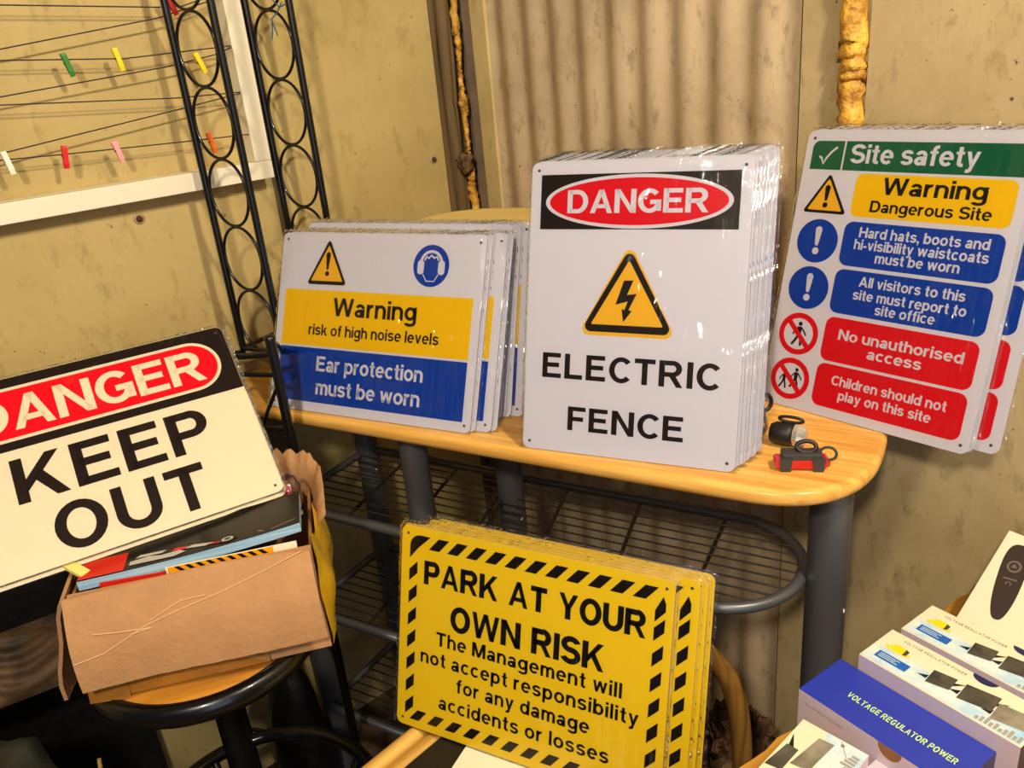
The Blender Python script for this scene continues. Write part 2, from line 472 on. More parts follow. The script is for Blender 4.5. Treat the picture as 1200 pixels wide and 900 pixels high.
    G['r'] = (.44, [v(.09)] + a(.37, .4, .27, .265, 178, 82))
    G['s'] = (.65, a(.325, .525, .225, .145, 15, 270, 14) + a(.325, .225, .235, .15, 90, -165, 14))
    G['t'] = (.43, [v(.21, .12, .95), H(t, 0, .42, .13)] + ribbon([(.21, .2), (.22, .12), (.28, .08), (.35, .075), (.43, .085)], LV, LH))
    G['u'] = (.68, [v(.09, .3, X), v(.59)] + a(.34, .3, .25, .225, 180, 360))
    G['v'] = (.68, [[(0, X), (.2, X), (.43, 0), (.25, 0)], [(.68, X), (.48, X), (.25, 0), (.43, 0)]])
    G['w'] = (1.0, [[(0, X), (.19, X), (.36, 0), (.18, 0)], [(.18, 0), (.36, 0), (.59, X), (.41, X)], [(1, X), (.81, X), (.64, 0), (.82, 0)], [(.82, 0), (.64, 0), (.41, X), (.59, X)]])
    G['y'] = (.68, [[(0, X), (.2, X), (.43, .02), (.25, .02)], [(.68, X), (.48, X), (.19, -.13), (.37, -.13)]] + ribbon([(.30, -.08), (.26, -.17), (.2, -.2), (.07, -.195)], LV, LH))
    G[','] = (.2, [[(0, 0), (.2, 0), (.2, .19), (0, .19)], [(.1, 0), (.2, 0), (.12, -.2), (.02, -.2)]])
    G['-'] = (.36, [H(.31, 0, .36)])
    return G


GL = glyphs()
GH = glyphs(.272, .212, .23, .185)                              # heavier cut for the parking heading


def text(s, x0, x1, base, cap, gap=0.1, font=None):
    """polygons of one line of lettering; x0..x1 span, baseline and cap height in the sign's millimetres (y down)"""
    w = 0; items = []
    for i, ch in enumerate(s):
        if ch == ' ': w += 0.46 if font else 0.30 + gap * .5; continue
        gw, ps = (font or GL)[ch]; items.append((w, ps)); w += gw + gap
    w -= gap; k = (x1 - x0) / w
    return [[(x0 + (o + x) * k, base - y * cap) for x, y in p] for o, ps in items for p in ps]


# ------------------------------------------------------------------ the room
NL = Vector((.633, -.774, 0)); TL = Vector((.774, .633, 0)); NB = Vector((.774, .633, 0)); TB = Vector((.633, -.774, 0))
DL, DB = -1.49, 1.165


def wl(a, d, z): return TL * a + NL * (DL + d) + Vector((0, 0, z))     # left wall: a along it, d out into the room
def wk(s, d, z): return TB * s + NB * (DB - d) + Vector((0, 0, z))     # back wall


def slab(name, fn, a0, a1, d0, d1, z0, z1, m, label=None):
    p = [fn(a, d, z) for z in (z0, z1) for a, d in ((a0, d0), (a1, d0), (a1, d1), (a0, d1))]
    b = MB().add(p, [[3, 2, 1, 0], [4, 5, 6, 7], [0, 1, 5, 4], [1, 2, 6, 5], [2, 3, 7, 6], [3, 0, 4, 7]])
    me = struct(name, b, m, label)
    bm = bmesh.new(); bm.from_mesh(me.data); bmesh.ops.recalc_face_normals(bm, faces=bm.faces[:]); bm.to_mesh(me.data); bm.free()
    return me


slab('floor', lambda a, d, z: Vector((a, d, z)), -2.6, 2.4, -1.2, 2.6, -.05, 0, 'floor')
slab('wall_left', wl, -2.4, 1.092, -.03, 0, 0, 2.5, 'wall_left')
slab('wall_left_backing', wl, 1.0, 1.25, -.09, -.031, 0, 2.5, 'rotwood')
slab('wall_back', wk, -.58, 2.0, -.03, .008, 0, 2.5, 'wall_back')
slab('wall_back_strip', wk, -.685, -.581, -.03, .001, 0, 2.5, 'wall_back')
slab('wall_back_backing', wk, -1.6, -.686, -.08, -.03, 0, 2.5, 'greystrip')
slab('trim_1', wk, -1.437, -1.392, -.029, .006, 0, 2.5, 'batten')
slab('trim_2', wk, -1.478, -1.438, -.029, -.006, 0, 2.5, 'greystrip')
b = MB()                                                       # corrugated sheet
n = 150; s0, s1 = -1.391, -.687
prof = [(s0 + (s1 - s0) * i / n, -.002 + .0048 * math.cos((s0 + (s1 - s0) * i / n + .785) / .0735 * 2 * math.pi + math.pi)) for i in range(n + 1)]
vs = [wk(s, d, z) for z in (0, 2.5) for s, d in prof]
b.add(vs, [[i, i + 1, i + n + 2, i + n + 1][::-1] for i in range(n)], 0, True)
struct('wall_back_corrugated', b, 'corrugated')
# rotten timber post standing in the corner gap
b = MB()
for k, (a, d, r) in enumerate(((1.107, -.018, .013), (1.132, -.014, .014), (1.15, -.02, .009))):
    b.tube([wl(a + .002 * math.sin(i * 1.3 + k), d + .002 * math.cos(i * 1.7), 2.5 * i / 24) for i in range(25)], [r * (1 + .18 * math.sin(i * 2.1 + k * 2)) for i in range(25)], 8)
struct('trim_3', b, 'rotwood')


def foam(name, pts, rad, label, seed, squash=1.0):
    rnd = random.Random(seed); path = []; rr = []
    for i in range(len(pts) - 1):
        for k in range(14):
            t = k / 14; p = Vector(pts[i]).lerp(Vector(pts[i + 1]), t)
            path.append(p + Vector((rnd.uniform(-1, 1), rnd.uniform(-1, 1), 0)) * .0022)
            rr.append((rad[i] * (1 - t) + rad[i + 1] * t) * rnd.uniform(.82, 1.18))
    path.append(Vector(pts[-1])); rr.append(rad[-1])
    b_ = MB().tube(path, rr, 12)
    for i, v in enumerate(b_.v): b_.v[i] = tuple(Vector(v) + Vector((rnd.uniform(-1, 1), rnd.uniform(-1, 1), rnd.uniform(-1, 1))) * .0016)
    return tag(b_.build(name, 'foam'), label, 'expanding foam')


foam('foam_seam', [wk(-.604, .004, 1.16), wk(-.602, .006, 1.35), wk(-.604, .006, 1.42), wk(-.606, .006, 1.8), wk(-.606, .004, 2.2)], [.015, .019, .018, .020, .018],
     'thick yellow bead of expanding foam in the wall joint above the site safety signs', 3)
foam('foam_seam', [wk(-1.492, .004, z) for z in (1.05, 1.16, 1.21, 1.25, 1.33, 1.345, 1.37, 1.42, 1.5, 1.7, 2.0)], [.011, .010, .007, .004, .006, .012, .005, .004, .009, .003, .004],
     'thin broken run of yellow foam down the corner beside the corrugated sheet', 5)
# rusty lump on the corner timber
b = MB()
m3 = Matrix.Scale(1, 3)
b.lathe([(.0005, -.022), (.013, -.018), (.018, -.005), (.016, .006), (.019, .01), (.012, .02), (.0005, .023)], 14, wl(1.140, .008, 1.222))
for i, v in enumerate(b.v): b.v[i] = tuple(Vector(v) + Vector((random.uniform(-1, 1), random.uniform(-1, 1), random.uniform(-1, 1))) * .0042)
tag(b.build('foam_lump', 'lump'), 'dark rusty lump of old foam on the corner timber', 'lump')
for a, z, lab in ((.431, 1.235, 'rusty screw in the wall just below the white frame'), (1.061, 1.242, 'rusty screw in the wall near the corner timber')):
    r_ = thing('screw', lab, 'screw', axes(wl(a, 0, z), TL, Vector((0, 0, 1)), NL))
    MB().lathe([(.0102, 0), (.0095, .0012), (.005, .0016), (.0001, .0016)], 18).build('washer', 'washer', r_)
    MB().lathe([(.0056, .0016), (.0052, .004), (.0025, .0052), (.0001, .0052)], 14).build('head', 'rust', r_)

# ------------------------------------------------------------------ peg frame on the left wall
fr = thing('peg_frame', 'large white frame strung with dark cords hanging on the left wall', 'frame', axes(wl(.67, .0, 1.269), TL, Vector((0, 0, 1)), NL))
W_, H_, TH, DP = 1.05, .72, .031, .045


def bar(x0, y0, x1, y1):
    return MB().box(((x0 + x1) / 2, (y0 + y1) / 2, DP / 2 + .001), (abs(x1 - x0), abs(y1 - y0), DP), bev=.0015)


bar(-W_, 0, 0, TH).build('frame_bar', 'frame', fr)
bar(-TH, TH + .0003, 0, H_ - TH - .0003).build('frame_bar', 'frame', fr)
bar(-W_, TH + .0003, -W_ + TH, H_ - TH - .0003).build('frame_bar', 'frame', fr)
bar(-W_, H_ - TH, 0, H_).build('frame_bar', 'frame', fr)
lines = [[(-.25, 1.583), (.307, 1.570), (.527, 1.559), (.571, 1.559), (.639, 1.577)], [(-.25, 1.45), (.291, 1.512), (.527, 1.543), (.639, 1.570)],
         [(-.25, 1.525), (.286, 1.497), (.461, 1.487), (.639, 1.4945)], [(-.25, 1.39), (.272, 1.448), (.525, 1.470), (.611, 1.483), (.639, 1.492)],
         [(-.25, 1.469), (.269, 1.437), (.527, 1.421), (.639, 1.4195)], [(-.25, 1.30), (.249, 1.370), (.527, 1.403), (.639, 1.4175)],
         [(-.25, 1.39), (.247, 1.361), (.341, 1.357), (.529, 1.351), (.639, 1.3485)]]
for l in lines:
    pts = []
    for i in range(len(l) - 1):
        for k in range(6): t = k / 6; pts.append((l[i][0] * (1 - t) + l[i + 1][0] * t - .67, l[i][1] * (1 - t) + l[i + 1][1] * t - 1.269, .04))
    pts.append((l[-1][0] - .67, l[-1][1] - 1.269, .04))
    MB().tube(pts, .0011, 6).build('cord', 'string', fr)


def peg(color, a, z, tilt, lab):
    m = axes(wl(a, .0455, z), TL, Vector((0, 0, 1)), NL) @ Matrix.Rotation(R(tilt), 4, 'Z') @ Matrix.Scale(.82, 4)
    r_ = thing('clothes_peg', lab, 'clothes peg', m, 'small clothes pegs on the cords')
    for sgn in (1, -1):
        MB().prism([(-.021, .0008), (.018, .0008), (.021, .0018), (.012, .0042), (-.016, .0055), (-.021, .005)], -.0045, .0045, f=lambda x, y, zz: (zz, -x, sgn * y)).build('prong', 'peg_' + color, r_)
    MB().tube([(-.0048, .003 + .0012 * math.sin(q), .0045 * math.cos(q)) for q in [i * .5 for i in range(14)]], .0007, 6).build('spring', 'wire', r_)


peg('green', .374, 1.484, 12, 'dark green clothes peg on the cord near the top left')
peg('yellow', .449, 1.486, 10, 'yellow clothes peg beside the dark green one')
peg('yellow', .578, 1.471, 20, 'yellow clothes peg seen through a ring of the black rack')
peg('white', .255, 1.356, 9, 'white clothes peg on the lowest cord')
peg('red', .334, 1.353, -8, 'red clothes peg between the white and the pink ones')
peg('pink', .413, 1.350, 12, 'pink clothes peg on the lowest cord')
peg('orange', .568, 1.343, 9, 'orange clothes peg behind the black rack')
peg('red', .551, 1.562, 20, 'red clothes peg high up behind the black rack')

# ------------------------------------------------------------------ black ring rack
RU = Vector((.857, -.515, 0)).normalized(); RV = Vector((.515, .857, 0)).normalized()
rk = thing('ring_rack', 'tall black metal rack with side ladders made of rings', 'rack', axes(Vector((-.485, 1.43, 0)), RU, RV, Vector((0, 0, 1))))
RZ0, RZ1, RW, RD = .985, 1.95, .101, .17
for y in (0, RD):
    for x in (0, RW):
        MB().tube([(x, y, RZ0), (x, y, RZ1)], .0064, 10).build('post', 'blackmetal', rk)
    z = RZ0 + .056
    while z < RZ1 - .05:
        MB().tube([(RW / 2 + (RW / 2 - .0075) * math.cos(q), y, z + .0553 * math.sin(q)) for q in [2 * math.pi * i / 36 for i in range(36)]], .0026, 8, closed=True).build('ring', 'blackmetal', rk)
        z += .1122
    MB().tube([(-.004, y, RZ0), (RW + .004, y, RZ0)], .005, 8).build('rail', 'blackmetal', rk)
    MB().tube([(-.004, y, RZ1), (RW + .004, y, RZ1)], .005, 8).build('rail', 'blackmetal', rk)
for x in (0, RW):
    for z in (RZ0, RZ1):
        MB().tube([(x, 0, z), (x, RD, z)], .0045, 8).build('cross_bar', 'blackmetal', rk)
# stand the rack rests on
st = thing('metal_stand', 'black metal stand with capped post and rungs below the ring rack', 'stand')
SP = Vector((-.362, 1.195, 0)); SD = Vector((-.962, .272, 0)).normalized()
S2 = SP + SD * .235
for p, h_ in ((SP, 1.071), (S2, 1.034)):
    MB().tube([p, p + Vector((0, 0, h_))], .0082, 12).lathe([(.0092, h_ - .003), (.0092, h_ + .0025), (.006, h_ + .005), (.0001, h_ + .0055)], 14, p).build('post', 'blackmetal', st)
for z in (1.045, 1.010, .9165, .60, .25):
    MB().tube([SP + Vector((0, 0, z)), S2 + Vector((0, 0, z + .004 if z < 1.02 else 1.028))], .0052 if z > 1.02 else .0042, 8).build('rung', 'blackmetal', st)
MB().tube([SP + Vector((0, 0, .998)), SP + SD * .03 + Vector((0, 0, .95)), SP + SD * .05 + Vector((0, 0, .915))], .0032, 8).build('brace', 'blackmetal', st)
RA = Vector((-.485, 1.43, .98)); RB = RA + RU * RW
MB().tube([SP + Vector((0, 0, 1.066)), SP.lerp(RB, .5).xy.to_3d() + Vector((0, 0, 1.03)), RB + Vector((0, 0, -.004))], .005, 8).build('arm', 'blackmetal', st)
MB().tube([S2 + Vector((0, 0, 1.03)), RA + Vector((0, 0, -.004))], .005, 8).build('arm', 'blackmetal', st)
# twine tied to the rack
q0 = Vector((-.485, 1.43, 0)) + RV * RD + RU * .098
b = MB()
for pts in ([(-.005, 1.553), (-.02, 1.538), (-.034, 1.53), (-.036, 1.515), (-.042, 1.498)], [(-.034, 1.528), (-.03, 1.515), (-.027, 1.503)], [(.004, 1.55), (-.012, 1.546), (-.03, 1.565)]):
    b.tube([q0 + RU * x - RV * .009 + Vector((0, 0, z)) for x, z in pts], .0012, 6)
tag(b.build('twine', 'twine'), 'scrap of blue twine knotted on the rack post', 'twine')

# ------------------------------------------------------------------ the bar table
TZ = .913
tb = thing('bar_table', 'long beech topped bar table with rounded ends, grey tube legs and wire shelves', 'table', axes((0, 0, 0), RU, RV, (0, 0, 1)))


def table_outline(inset=0.0):
    u0, u1, v0, v1 = -1.212 + inset, -.076 - inset, .897 + inset, 1.26 - inset
    vc = (v0 + v1) / 2; hv = (v1 - v0) / 2; hu = .155
    p = []
    for i in range(33):
        q = -math.pi / 2 + math.pi * i / 32; c, s_ = math.cos(q), math.sin(q)
        p.append((u1 - hu + hu * abs(c) ** .78, vc + hv * math.copysign(abs(s_) ** .78, s_)))
    for i in range(33):
        q = math.pi / 2 + math.pi * i / 32; c, s_ = math.cos(q), math.sin(q)
        p.append((u0 + hu - hu * abs(c) ** .78, vc + hv * math.copysign(abs(s_) ** .78, s_)))
    return p


b = MB(); prof = [(.007, TZ), (.0025, TZ - .002), (0, TZ - .007), (0, TZ - .016), (.003, TZ - .021), (.009, TZ - .023)]
rings = [[(x, y, z) for x, y in table_outline(i)] for i, z in prof]; nn = len(rings[0])
vs = [p for r_ in rings for p in r_]; fs = []
for i in range(len(rings) - 1):
    for j in range(nn): fs.append([i * nn + j, (i + 1) * nn + j, (i + 1) * nn + (j + 1) % nn, i * nn + (j + 1) % nn])
b.add(vs, fs, 0, True); b.add(rings[0], [list(range(nn))]); b.add(rings[-1], [list(range(nn))[::-1]])
b.build('table_top', 'table', tb)
for (u, v, r_) in ((-.135, 1.045, .0285), (-1.085, .94, .0235), (-1.065, 1.16, .0235), (-.785, .965, .0235), (-.685, 1.10, .0235)):
    lg = MB().tube([(u, v, .008), (u, v, TZ - .024)], r_, 20, caps=False).build('leg', 'leg', tb)
    MB().lathe([(r_ * .98, .0), (r_ * 1.06, .001), (r_ * 1.06, .012), (r_ * .9, .014)], 20, (u, v, 0)).build('foot', 'rubber', lg)
    MB().lathe([(.0035, 0), (.0035, .0015), (.0001, .002)], 10, (u + r_ * .94, v - r_ * .35, .66), m3=Matrix.Rotation(R(90), 3, 'Y')).build('screw', 'plate_edge', lg)
for z, u0 in ((.70, -1.085), (.46, -1.085), (.215, -1.085)):
    u1, v0, v1 = -.168, .872 + .05, 1.165; vc = (v0 + v1) / 2; hv = (v1 - v0) / 2
    hoop = [(u0, v0, z), (-.55, v0, z)] + [(u1 - hv + hv * math.cos(q), vc + hv * math.sin(q), z) for q in [-math.pi / 2 + math.pi * i / 24 for i in range(25)]] + [(-.55, v1, z), (u0 + .02, v1, z)]
    if z < .6: hoop = [(u0, v0, z), (-.70, v0, z), (-.70, v1, z), (u0 + .02, v1, z)]
    sh = MB().tube(hoop, .0088, 10).build('shelf_rail', 'leg', tb)
    MB().tube([(u0 + .01, v0, z), (u0 + .02, v1, z)], .0075, 8).build('end_rail', 'leg', sh)
    nw = 11
    for k in range(nw):
        v = v0 + .012 + (v1 - v0 - .024) * k / (nw - 1); dv = min(abs(v - vc), hv)
        ue = -.704 if z < .6 else u1 - hv + math.sqrt(max(hv * hv - dv * dv, 0)) - .004
        MB().tube([(u0 + .012, v, z + .002), (ue, v, z + .002)], .0016, 6).build('shelf_wire', 'wire', sh)
    for u, dd in ((-.80, .04), (-.93, .03)) if z < .6 else ((-.30, .01), (-.42, .04), (-.55, .05), (-.66, .05), (-.675, .05), (-.80, .04), (-.93, .03)):
        MB().tube([(u, v0 + .004, z - .002), (u - dd, v1 - .004, z - .002)], .0032, 6).build('shelf_bar', 'wire', sh)
# rounded tan board behind the signs
bd = MB(); P_ = []
for i in range(41):
    q = math.pi * i / 40; c, s_ = math.cos(q), math.sin(q)
    P_.append((-.68 + .40 * math.copysign(abs(c) ** .8, c), .285 * abs(s_) ** .8))
bd.prism(P_, 0, .016)
o = bd.build('half_round_board', 'tan')
o.matrix_world = axes(RV * 1.185 + Vector((0, 0, TZ + .0005)), RU, Vector((RV.x * .09, RV.y * .09, .996)), (RV * -.996 + Vector((0, 0, .09))))
tag(o, 'tan board with a rounded top standing behind the stacks on the table', 'board')


# ------------------------------------------------------------------ signs
def sign_base(name, w, h, label, cat, mw, face, corner=10, group=None, film=True):
    """w, h in mm; returns root and a function that lays print on the plate (x from left, y down, in mm)"""
    root = thing(name, label, cat, mw, group)
    f = lambda x, y, z: ((x - w / 2) / 1000, (h - y) / 1000, z)
    pl = MB()
    out = rrect(0, 0, w, h, corner)
    pl.prism([(x, y) for x, y in out], 0, .001, 0, f=lambda x, y, z: f(x, y, .001 - z), side_mi=1)
    hs = [circle(x, y, 2.1, n=14) for x in (10.5, w - 10.5) for y in (11, h - 11)]
    pl.flat([[(x, y) for x, y in c] for c in hs], .00155, 2, f=lambda x, y, z: f(x, y, z))
    po = pl.build('plate', [face, 'plate_edge', 'hole'], root)
    bm = bmesh.new(); bm.from_mesh(po.data); bmesh.ops.recalc_face_normals(bm, faces=[q for q in bm.faces if q.material_index < 2])
    for q in bm.faces:
        if q.material_index == 2 and q.normal.z < 0: q.normal_flip()
    bm.to_mesh(po.data); bm.free()

    def layer(pname, polys, m, lev):
        mb_ = MB()
        for p in polys: mb_.flat([[((x - w / 2) / 1000, (h - y) / 1000) for x, y in p]], .0011 + .00012 * lev)
        return mb_.build(pname, m, root)
    if film:
        rnd = random.Random(hash(name) % 1000 if False else len(name) * 7 + w)
        mg = 4; nx, ny = 30, 24; vs_ = []; fs_ = []
        for j in range(ny + 1):
            for i in range(nx + 1):
                x = -mg + (w + 2 * mg) * i / nx; y = -mg + (h + 2 * mg) * j / ny
                e_ = min(x + mg, w + mg - x, y + mg, h + mg - y)
                zz = (.0030 + rnd.uniform(-.0006, .0006)) if e_ > mg + 2 else .0012
                vs_.append(f(x, y, zz))
        for j in range(ny):
            for i in range(nx):
                a = j * (nx + 1) + i; fs_.append([a, a + nx + 1, a + nx + 2, a + 1])
        sl = MB().add(vs_, fs_, 0, True).build('plastic_sleeve', 'film', root)
        # sealed, crinkled edge of the sleeve
        per = []
        step = 4.0
        for (xa, ya, xb, yb, nx_, ny_) in ((0, 0, w, 0, 0, -1), (w, 0, w, h, 1, 0), (w, h, 0, h, 0, 1), (0, h, 0, 0, -1, 0)):
            L_ = math.hypot(xb - xa, yb - ya); k = int(L_ / step)
            for i in range(k): per.append((xa + (xb - xa) * i / k, ya + (yb - ya) * i / k, nx_, ny_))
        v2 = []
        for (x, y, a, c) in per:
            for m_, zz in ((1.5, .0014), (3.2, .0006), (5.0 + rnd.uniform(-.5, .5), .0005)):
                if c == 1: m_ = min(m_, 1.5)
                v2.append(f(x + a * m_ + rnd.uniform(-.5, .5), y + c * m_ + rnd.uniform(-.5, .5) * (c != 1), zz + rnd.uniform(-.0005, .0005)))
        n_ = len(per); f2 = []
        for i in range(n_):
            for k in range(2):
                f2.append([i * 3 + k, i * 3 + k + 1, ((i + 1) % n_) * 3 + k + 1, ((i + 1) % n_) * 3 + k])
        MB().add(v2, f2).build('sealed_edge', 'rim', sl)
    return root, layer


def pose(blx, bly, bz, deg, lean, w):
    E_ = Vector((math.cos(R(deg)), math.sin(R(deg)), 0)); B_ = Vector((-E_.y, E_.x, 0))
    U_ = Vector((0, 0, 1)) * math.cos(R(lean)) + B_ * math.sin(R(lean)); N_ = E_.cross(U_)
    return lambda along=0, back=0, lift=0, dlean=0, spin=0: _pose(Vector((blx, bly, bz)), E_, B_, lean + dlean, w, along, back, lift, spin)


def _pose(bl, E_, B_, lean, w, along, back, lift, spin):
    if spin:
        m = Matrix.Rotation(R(spin), 3, 'Z'); E_ = m @ E_; B_ = m @ B_
    U_ = Vector((0, 0, 1)) * math.cos(R(lean)) + B_ * math.sin(R(lean)); N_ = E_.cross(U_)
    return axes(bl + E_ * (w / 2 + along) + B_ * back + Vector((0, 0, lift)), E_, U_, N_)


def excl(cx_, y0, y1, w0, w1, r):
    return [[(cx_ - w0, y0), (cx_ + w0, y0), (cx_ + w1, y1), (cx_ - w1, y1)], circle(cx_, y0, w0, w0, 14), circle(cx_, y1, w1, w1, 12), circle(cx_, y1 + w1 + r * 1.5, r, r, 16)]


ORD = ['front', 'second', 'third', 'fourth', 'fifth', 'sixth', 'seventh', 'eighth', 'ninth', 'tenth']
# --- ear protection notice
noise_pose = pose(-.421, 1.311, TZ + .0005, -28.9, 23.2, .4)
root, ly = sign_base('warning_sign', 400, 300, 'white, yellow and blue ear protection sign at the front of its stack on the table', 'sign', noise_pose(), 'white', 9, 'ear protection signs on the table')
ly('yellow_panel', [[(14, 95.5), (385, 95.5), (385, 189.5), (14, 189.5)]], 'yellow', 0)
ly('blue_panel', [[(14, 193), (385, 193), (385, 284), (14, 284)]], 'blue', 0)
ly('warning_triangle', [rtri([(100.5, 9), (58.5, 86), (142.5, 86)], 4)], 'black', 0)
ly('triangle_fill', [rtri([(100.5, 20), (67, 80), (134, 80)], 1.5)], 'tri_yellow', 1)
ly('exclamation_mark', excl(100.5, 36, 59, 4.6, 2.2, 4.2), 'black', 2)
ly('mandatory_disc', [circle(304, 48.5, 33)], 'blue', 0)
ear = ribbon(circle(304, 46, 19.5, 20, 18, 195, 345), 4.4) + [rrect(279, 40, 291, 62, 5), rrect(317, 40, 329, 62, 5)] + ribbon([(290, 62), (297, 72.5), (311, 72.5), (318, 62)], 1.8) \
    + ribbon([(291, 40), (295, 34), (299, 37), (303, 32), (309, 36), (314, 34), (317, 40)], 3.0)
ly('ear_defenders_symbol', ear, 'white', 1)
for s_, x0, x1, bs, cp, m_ in (('Warning', 119.5, 285, 137, 30, 'brownblack'), ('risk of high noise levels', 71.5, 330, 171, 18.5, 'brownblack'), ('Ear protection', 95, 307, 231, 25, 'white'), ('must be worn', 98, 305, 270, 25, 'white')):
    ly('lettering', text(s_, x0, x1, bs, cp), m_, 1)
npile = [(.006, .006, 0, 0), (.030, .012, 0, -.4), (.037, .018, 0, -.8), (.022, .060, .0, -4), (.027, .066, .0, -4.5), (.034, .071, 0, -5), (.052, .078, 0, -5.5)]
for i, (al, bk, lf, dl) in enumerate(npile):
    copy_tree(root, '%s ear protection sign in the stack, counting back from the front one' % ORD[i + 1], noise_pose(al, bk, lf, dl))

# --- electric fence sign
elec_pose = pose(.007, 1.057, TZ + .0005, -26.6, 16.9, .3)
root, ly = sign_base('warning_sign', 300, 400, 'white electric fence danger sign at the front of its thick stack on the table', 'sign', elec_pose(), 'white', 10, 'electric fence signs on the table')
ly('black_banner', [[(14.5, 17), (285, 17), (285, 90.5), (14.5, 90.5)]], 'brownblack', 0)
ly('white_oval', [circle(149.5, 54, 127.5, 35.5, 64)], 'white', 1)
ly('red_oval', [circle(149.5, 54, 121.5, 31, 64)], 'red', 2)
ly('lettering', text('DANGER', 54.5, 246, 69, 31), 'white', 3)
ly('triangle_border', [rtri([(145.5, 108), (77, 233), (214, 233)], 9)], 'tri_yellow', 0)
ly('warning_triangle', [rtri([(145.5, 114), (81, 228), (210, 228)], 8)], 'brownblack', 1)
ly('triangle_fill', [rtri([(145.5, 131), (95, 218), (196, 218)], 1.5)], 'tri_yellow', 2)
ly('lightning_symbol', [[(139.5, 158), (152.5, 157.5), (144.5, 177), (158, 175), (147.5, 197), (152, 198.5), (140.8, 213.5), (138, 196), (142, 197), (146, 185.5), (129, 190.5)]], 'brownblack', 3)
ly('lettering', text('ELECTRIC', 26.5, 273.5, 296, 35, .16), 'brownblack', 0)
ly('lettering', text('FENCE', 67.5, 230.5, 368, 33.5, .16), 'brownblack', 0)
epile = [(.003, .008, -.3), (.007, .016, -.6), (.010, .024, -1), (.014, .032, -1.3), (.015, .040, -1.6), (.019, .048, -2), (.021, .056, -2.4), (.023, .064, -2.8)]
for i, (al, bk, dl) in enumerate(epile):
    copy_tree(root, '%s electric fence sign in the thick stack, counting back from the front one' % ORD[i + 1], elec_pose(al, bk, 0, dl, .4 * math.sin(i * 2.3)))

# --- site safety board
site_pose = pose(.379, 1.140, TZ + .0005, -50.7, 15.9, .3)
root, ly = sign_base('safety_sign', 300, 400, 'site safety sign at the front leaning on the wall at the end of the table', 'sign', site_pose(), 'white', 11, 'site safety signs at the table end')
gp = [(10, 54)] + [(10, 24)] + circle(20, 24.5, 10, 10, 6, 180, 270) + circle(280, 24.5, 10, 10, 6, 270, 360) + [(290, 54)]
ly('green_panel', [gp], 'green', 0)
ly('divider', [[(56.8, 14.5), (59.3, 14.5), (59.3, 54), (56.8, 54)]], 'white', 1)
ly('tick_symbol', ribbon([(22, 36), (26, 38), (29.5, 46), (33, 38), (40, 29), (47, 23)], 3.0), 'white', 1)
ly('yellow_panel', [rrect(83, 57.5, 287, 115.5, 10)], 'yellow', 0)
ly('blue_panel', [rrect(80, 122.5, 287, 183.5, 12)], 'blue', 0)
ly('blue_panel', [rrect(80, 188.5, 287, 250.5, 12)], 'blue', 0)
ly('red_panel', [rrect(80, 256.5, 286, 319.5, 12)], 'red', 0)
ly('red_panel', [rrect(80, 323.5, 286, 386, 12)], 'red', 0)
ly('warning_triangle', [rtri([(44.2, 58.5), (11, 114.5), (77.5, 114.5)], 3)], 'black', 0)
ly('triangle_fill', [rtri([(44.2, 66), (18, 110.5), (70.5, 110.5)], 1.5)], 'tri_yellow', 1)
ly('exclamation_mark', excl(44.2, 79, 95, 4, 2.2, 3.8), 'black', 2)
for yc in (154, 221.5):
    ly('mandatory_disc', [circle(42.7, yc, 31)], 'blue', 0)
    ly('exclamation_mark', excl(42.7, yc - 16, yc + 4, 5, 2.6, 5), 'white', 1)
for yc, two in ((290, 0), (357.5, 1)):
    xc = 41
    ly('prohibition_ring', [circle(xc, yc, 31)], 'red', 0)
    ly('ring_fill', [circle(xc, yc, 23)], 'white', 1)
    man = lambda x, y, k: [circle(x, y - 15 * k, 3.2 * k, n=14), [(x - 3.5 * k, y - 11 * k), (x + 3.5 * k, y - 11 * k), (x + 3 * k, y + 3 * k), (x - 3 * k, y + 3 * k)]] + ribbon([(x - 1 * k, y + 2 * k), (x - 4 * k, y + 9 * k), (x - 9 * k, y + 17 * k)], 3.6 * k) \
        + ribbon([(x + 1 * k, y + 2 * k), (x + 4 * k, y + 9 * k), (x + 5 * k, y + 17 * k)], 3.6 * k) + ribbon([(x - 3 * k, y - 9 * k), (x - 8 * k, y - 3 * k), (x - 9 * k, y + 2 * k)], 2.4 * k) + ribbon([(x + 3 * k, y - 9 * k), (x + 8 * k, y - 4 * k), (x + 11 * k, y + 1 * k)], 2.4 * k)
    ly('figure_symbol', man(xc + 1, yc, 1) if not two else man(xc - 9, yc + 3, .75) + man(xc + 9, yc - 2, .85), 'black', 2)
    ly('prohibition_bar', ribbon([(xc - 18, yc - 18), (xc + 18, yc + 18)], 7.5), 'red', 3)
for s_, x0, x1, bs, cp, m_ in (('Site safety', 68.5, 236, 44, 25.5, 'white'), ('Warning', 122, 254, 84, 22.5, 'black'), ('Dangerous Site', 110, 264, 108, 15.5, 'black'),
                               ('Hard hats, boots and', 102.5, 270, 143, 14, 'white'), ('hi-visibility waistcoats', 98.5, 272, 159.5, 14, 'white'), ('must be worn', 131.5, 241, 175.5, 14, 'white'),
                               ('All visitors to this', 116, 255.5, 209.5, 14, 'white'), ('site must report to', 111, 260.5, 228, 14, 'white'), ('site office', 145.5, 225, 244.5, 14, 'white'),
                               ('No unauthorised', 102, 270, 287, 15, 'white'), ('access', 147.5, 221, 306, 15, 'white'), ('Children should not', 105, 263, 352, 14, 'white'), ('play on this site', 119, 247, 371.5, 14, 'white')):
    ly('lettering', text(s_, x0, x1, bs, cp), m_, 1)
copy_tree(root, 'site safety sign hidden between the front one and the one shifted right', site_pose(.004, .007, .001, -.2))
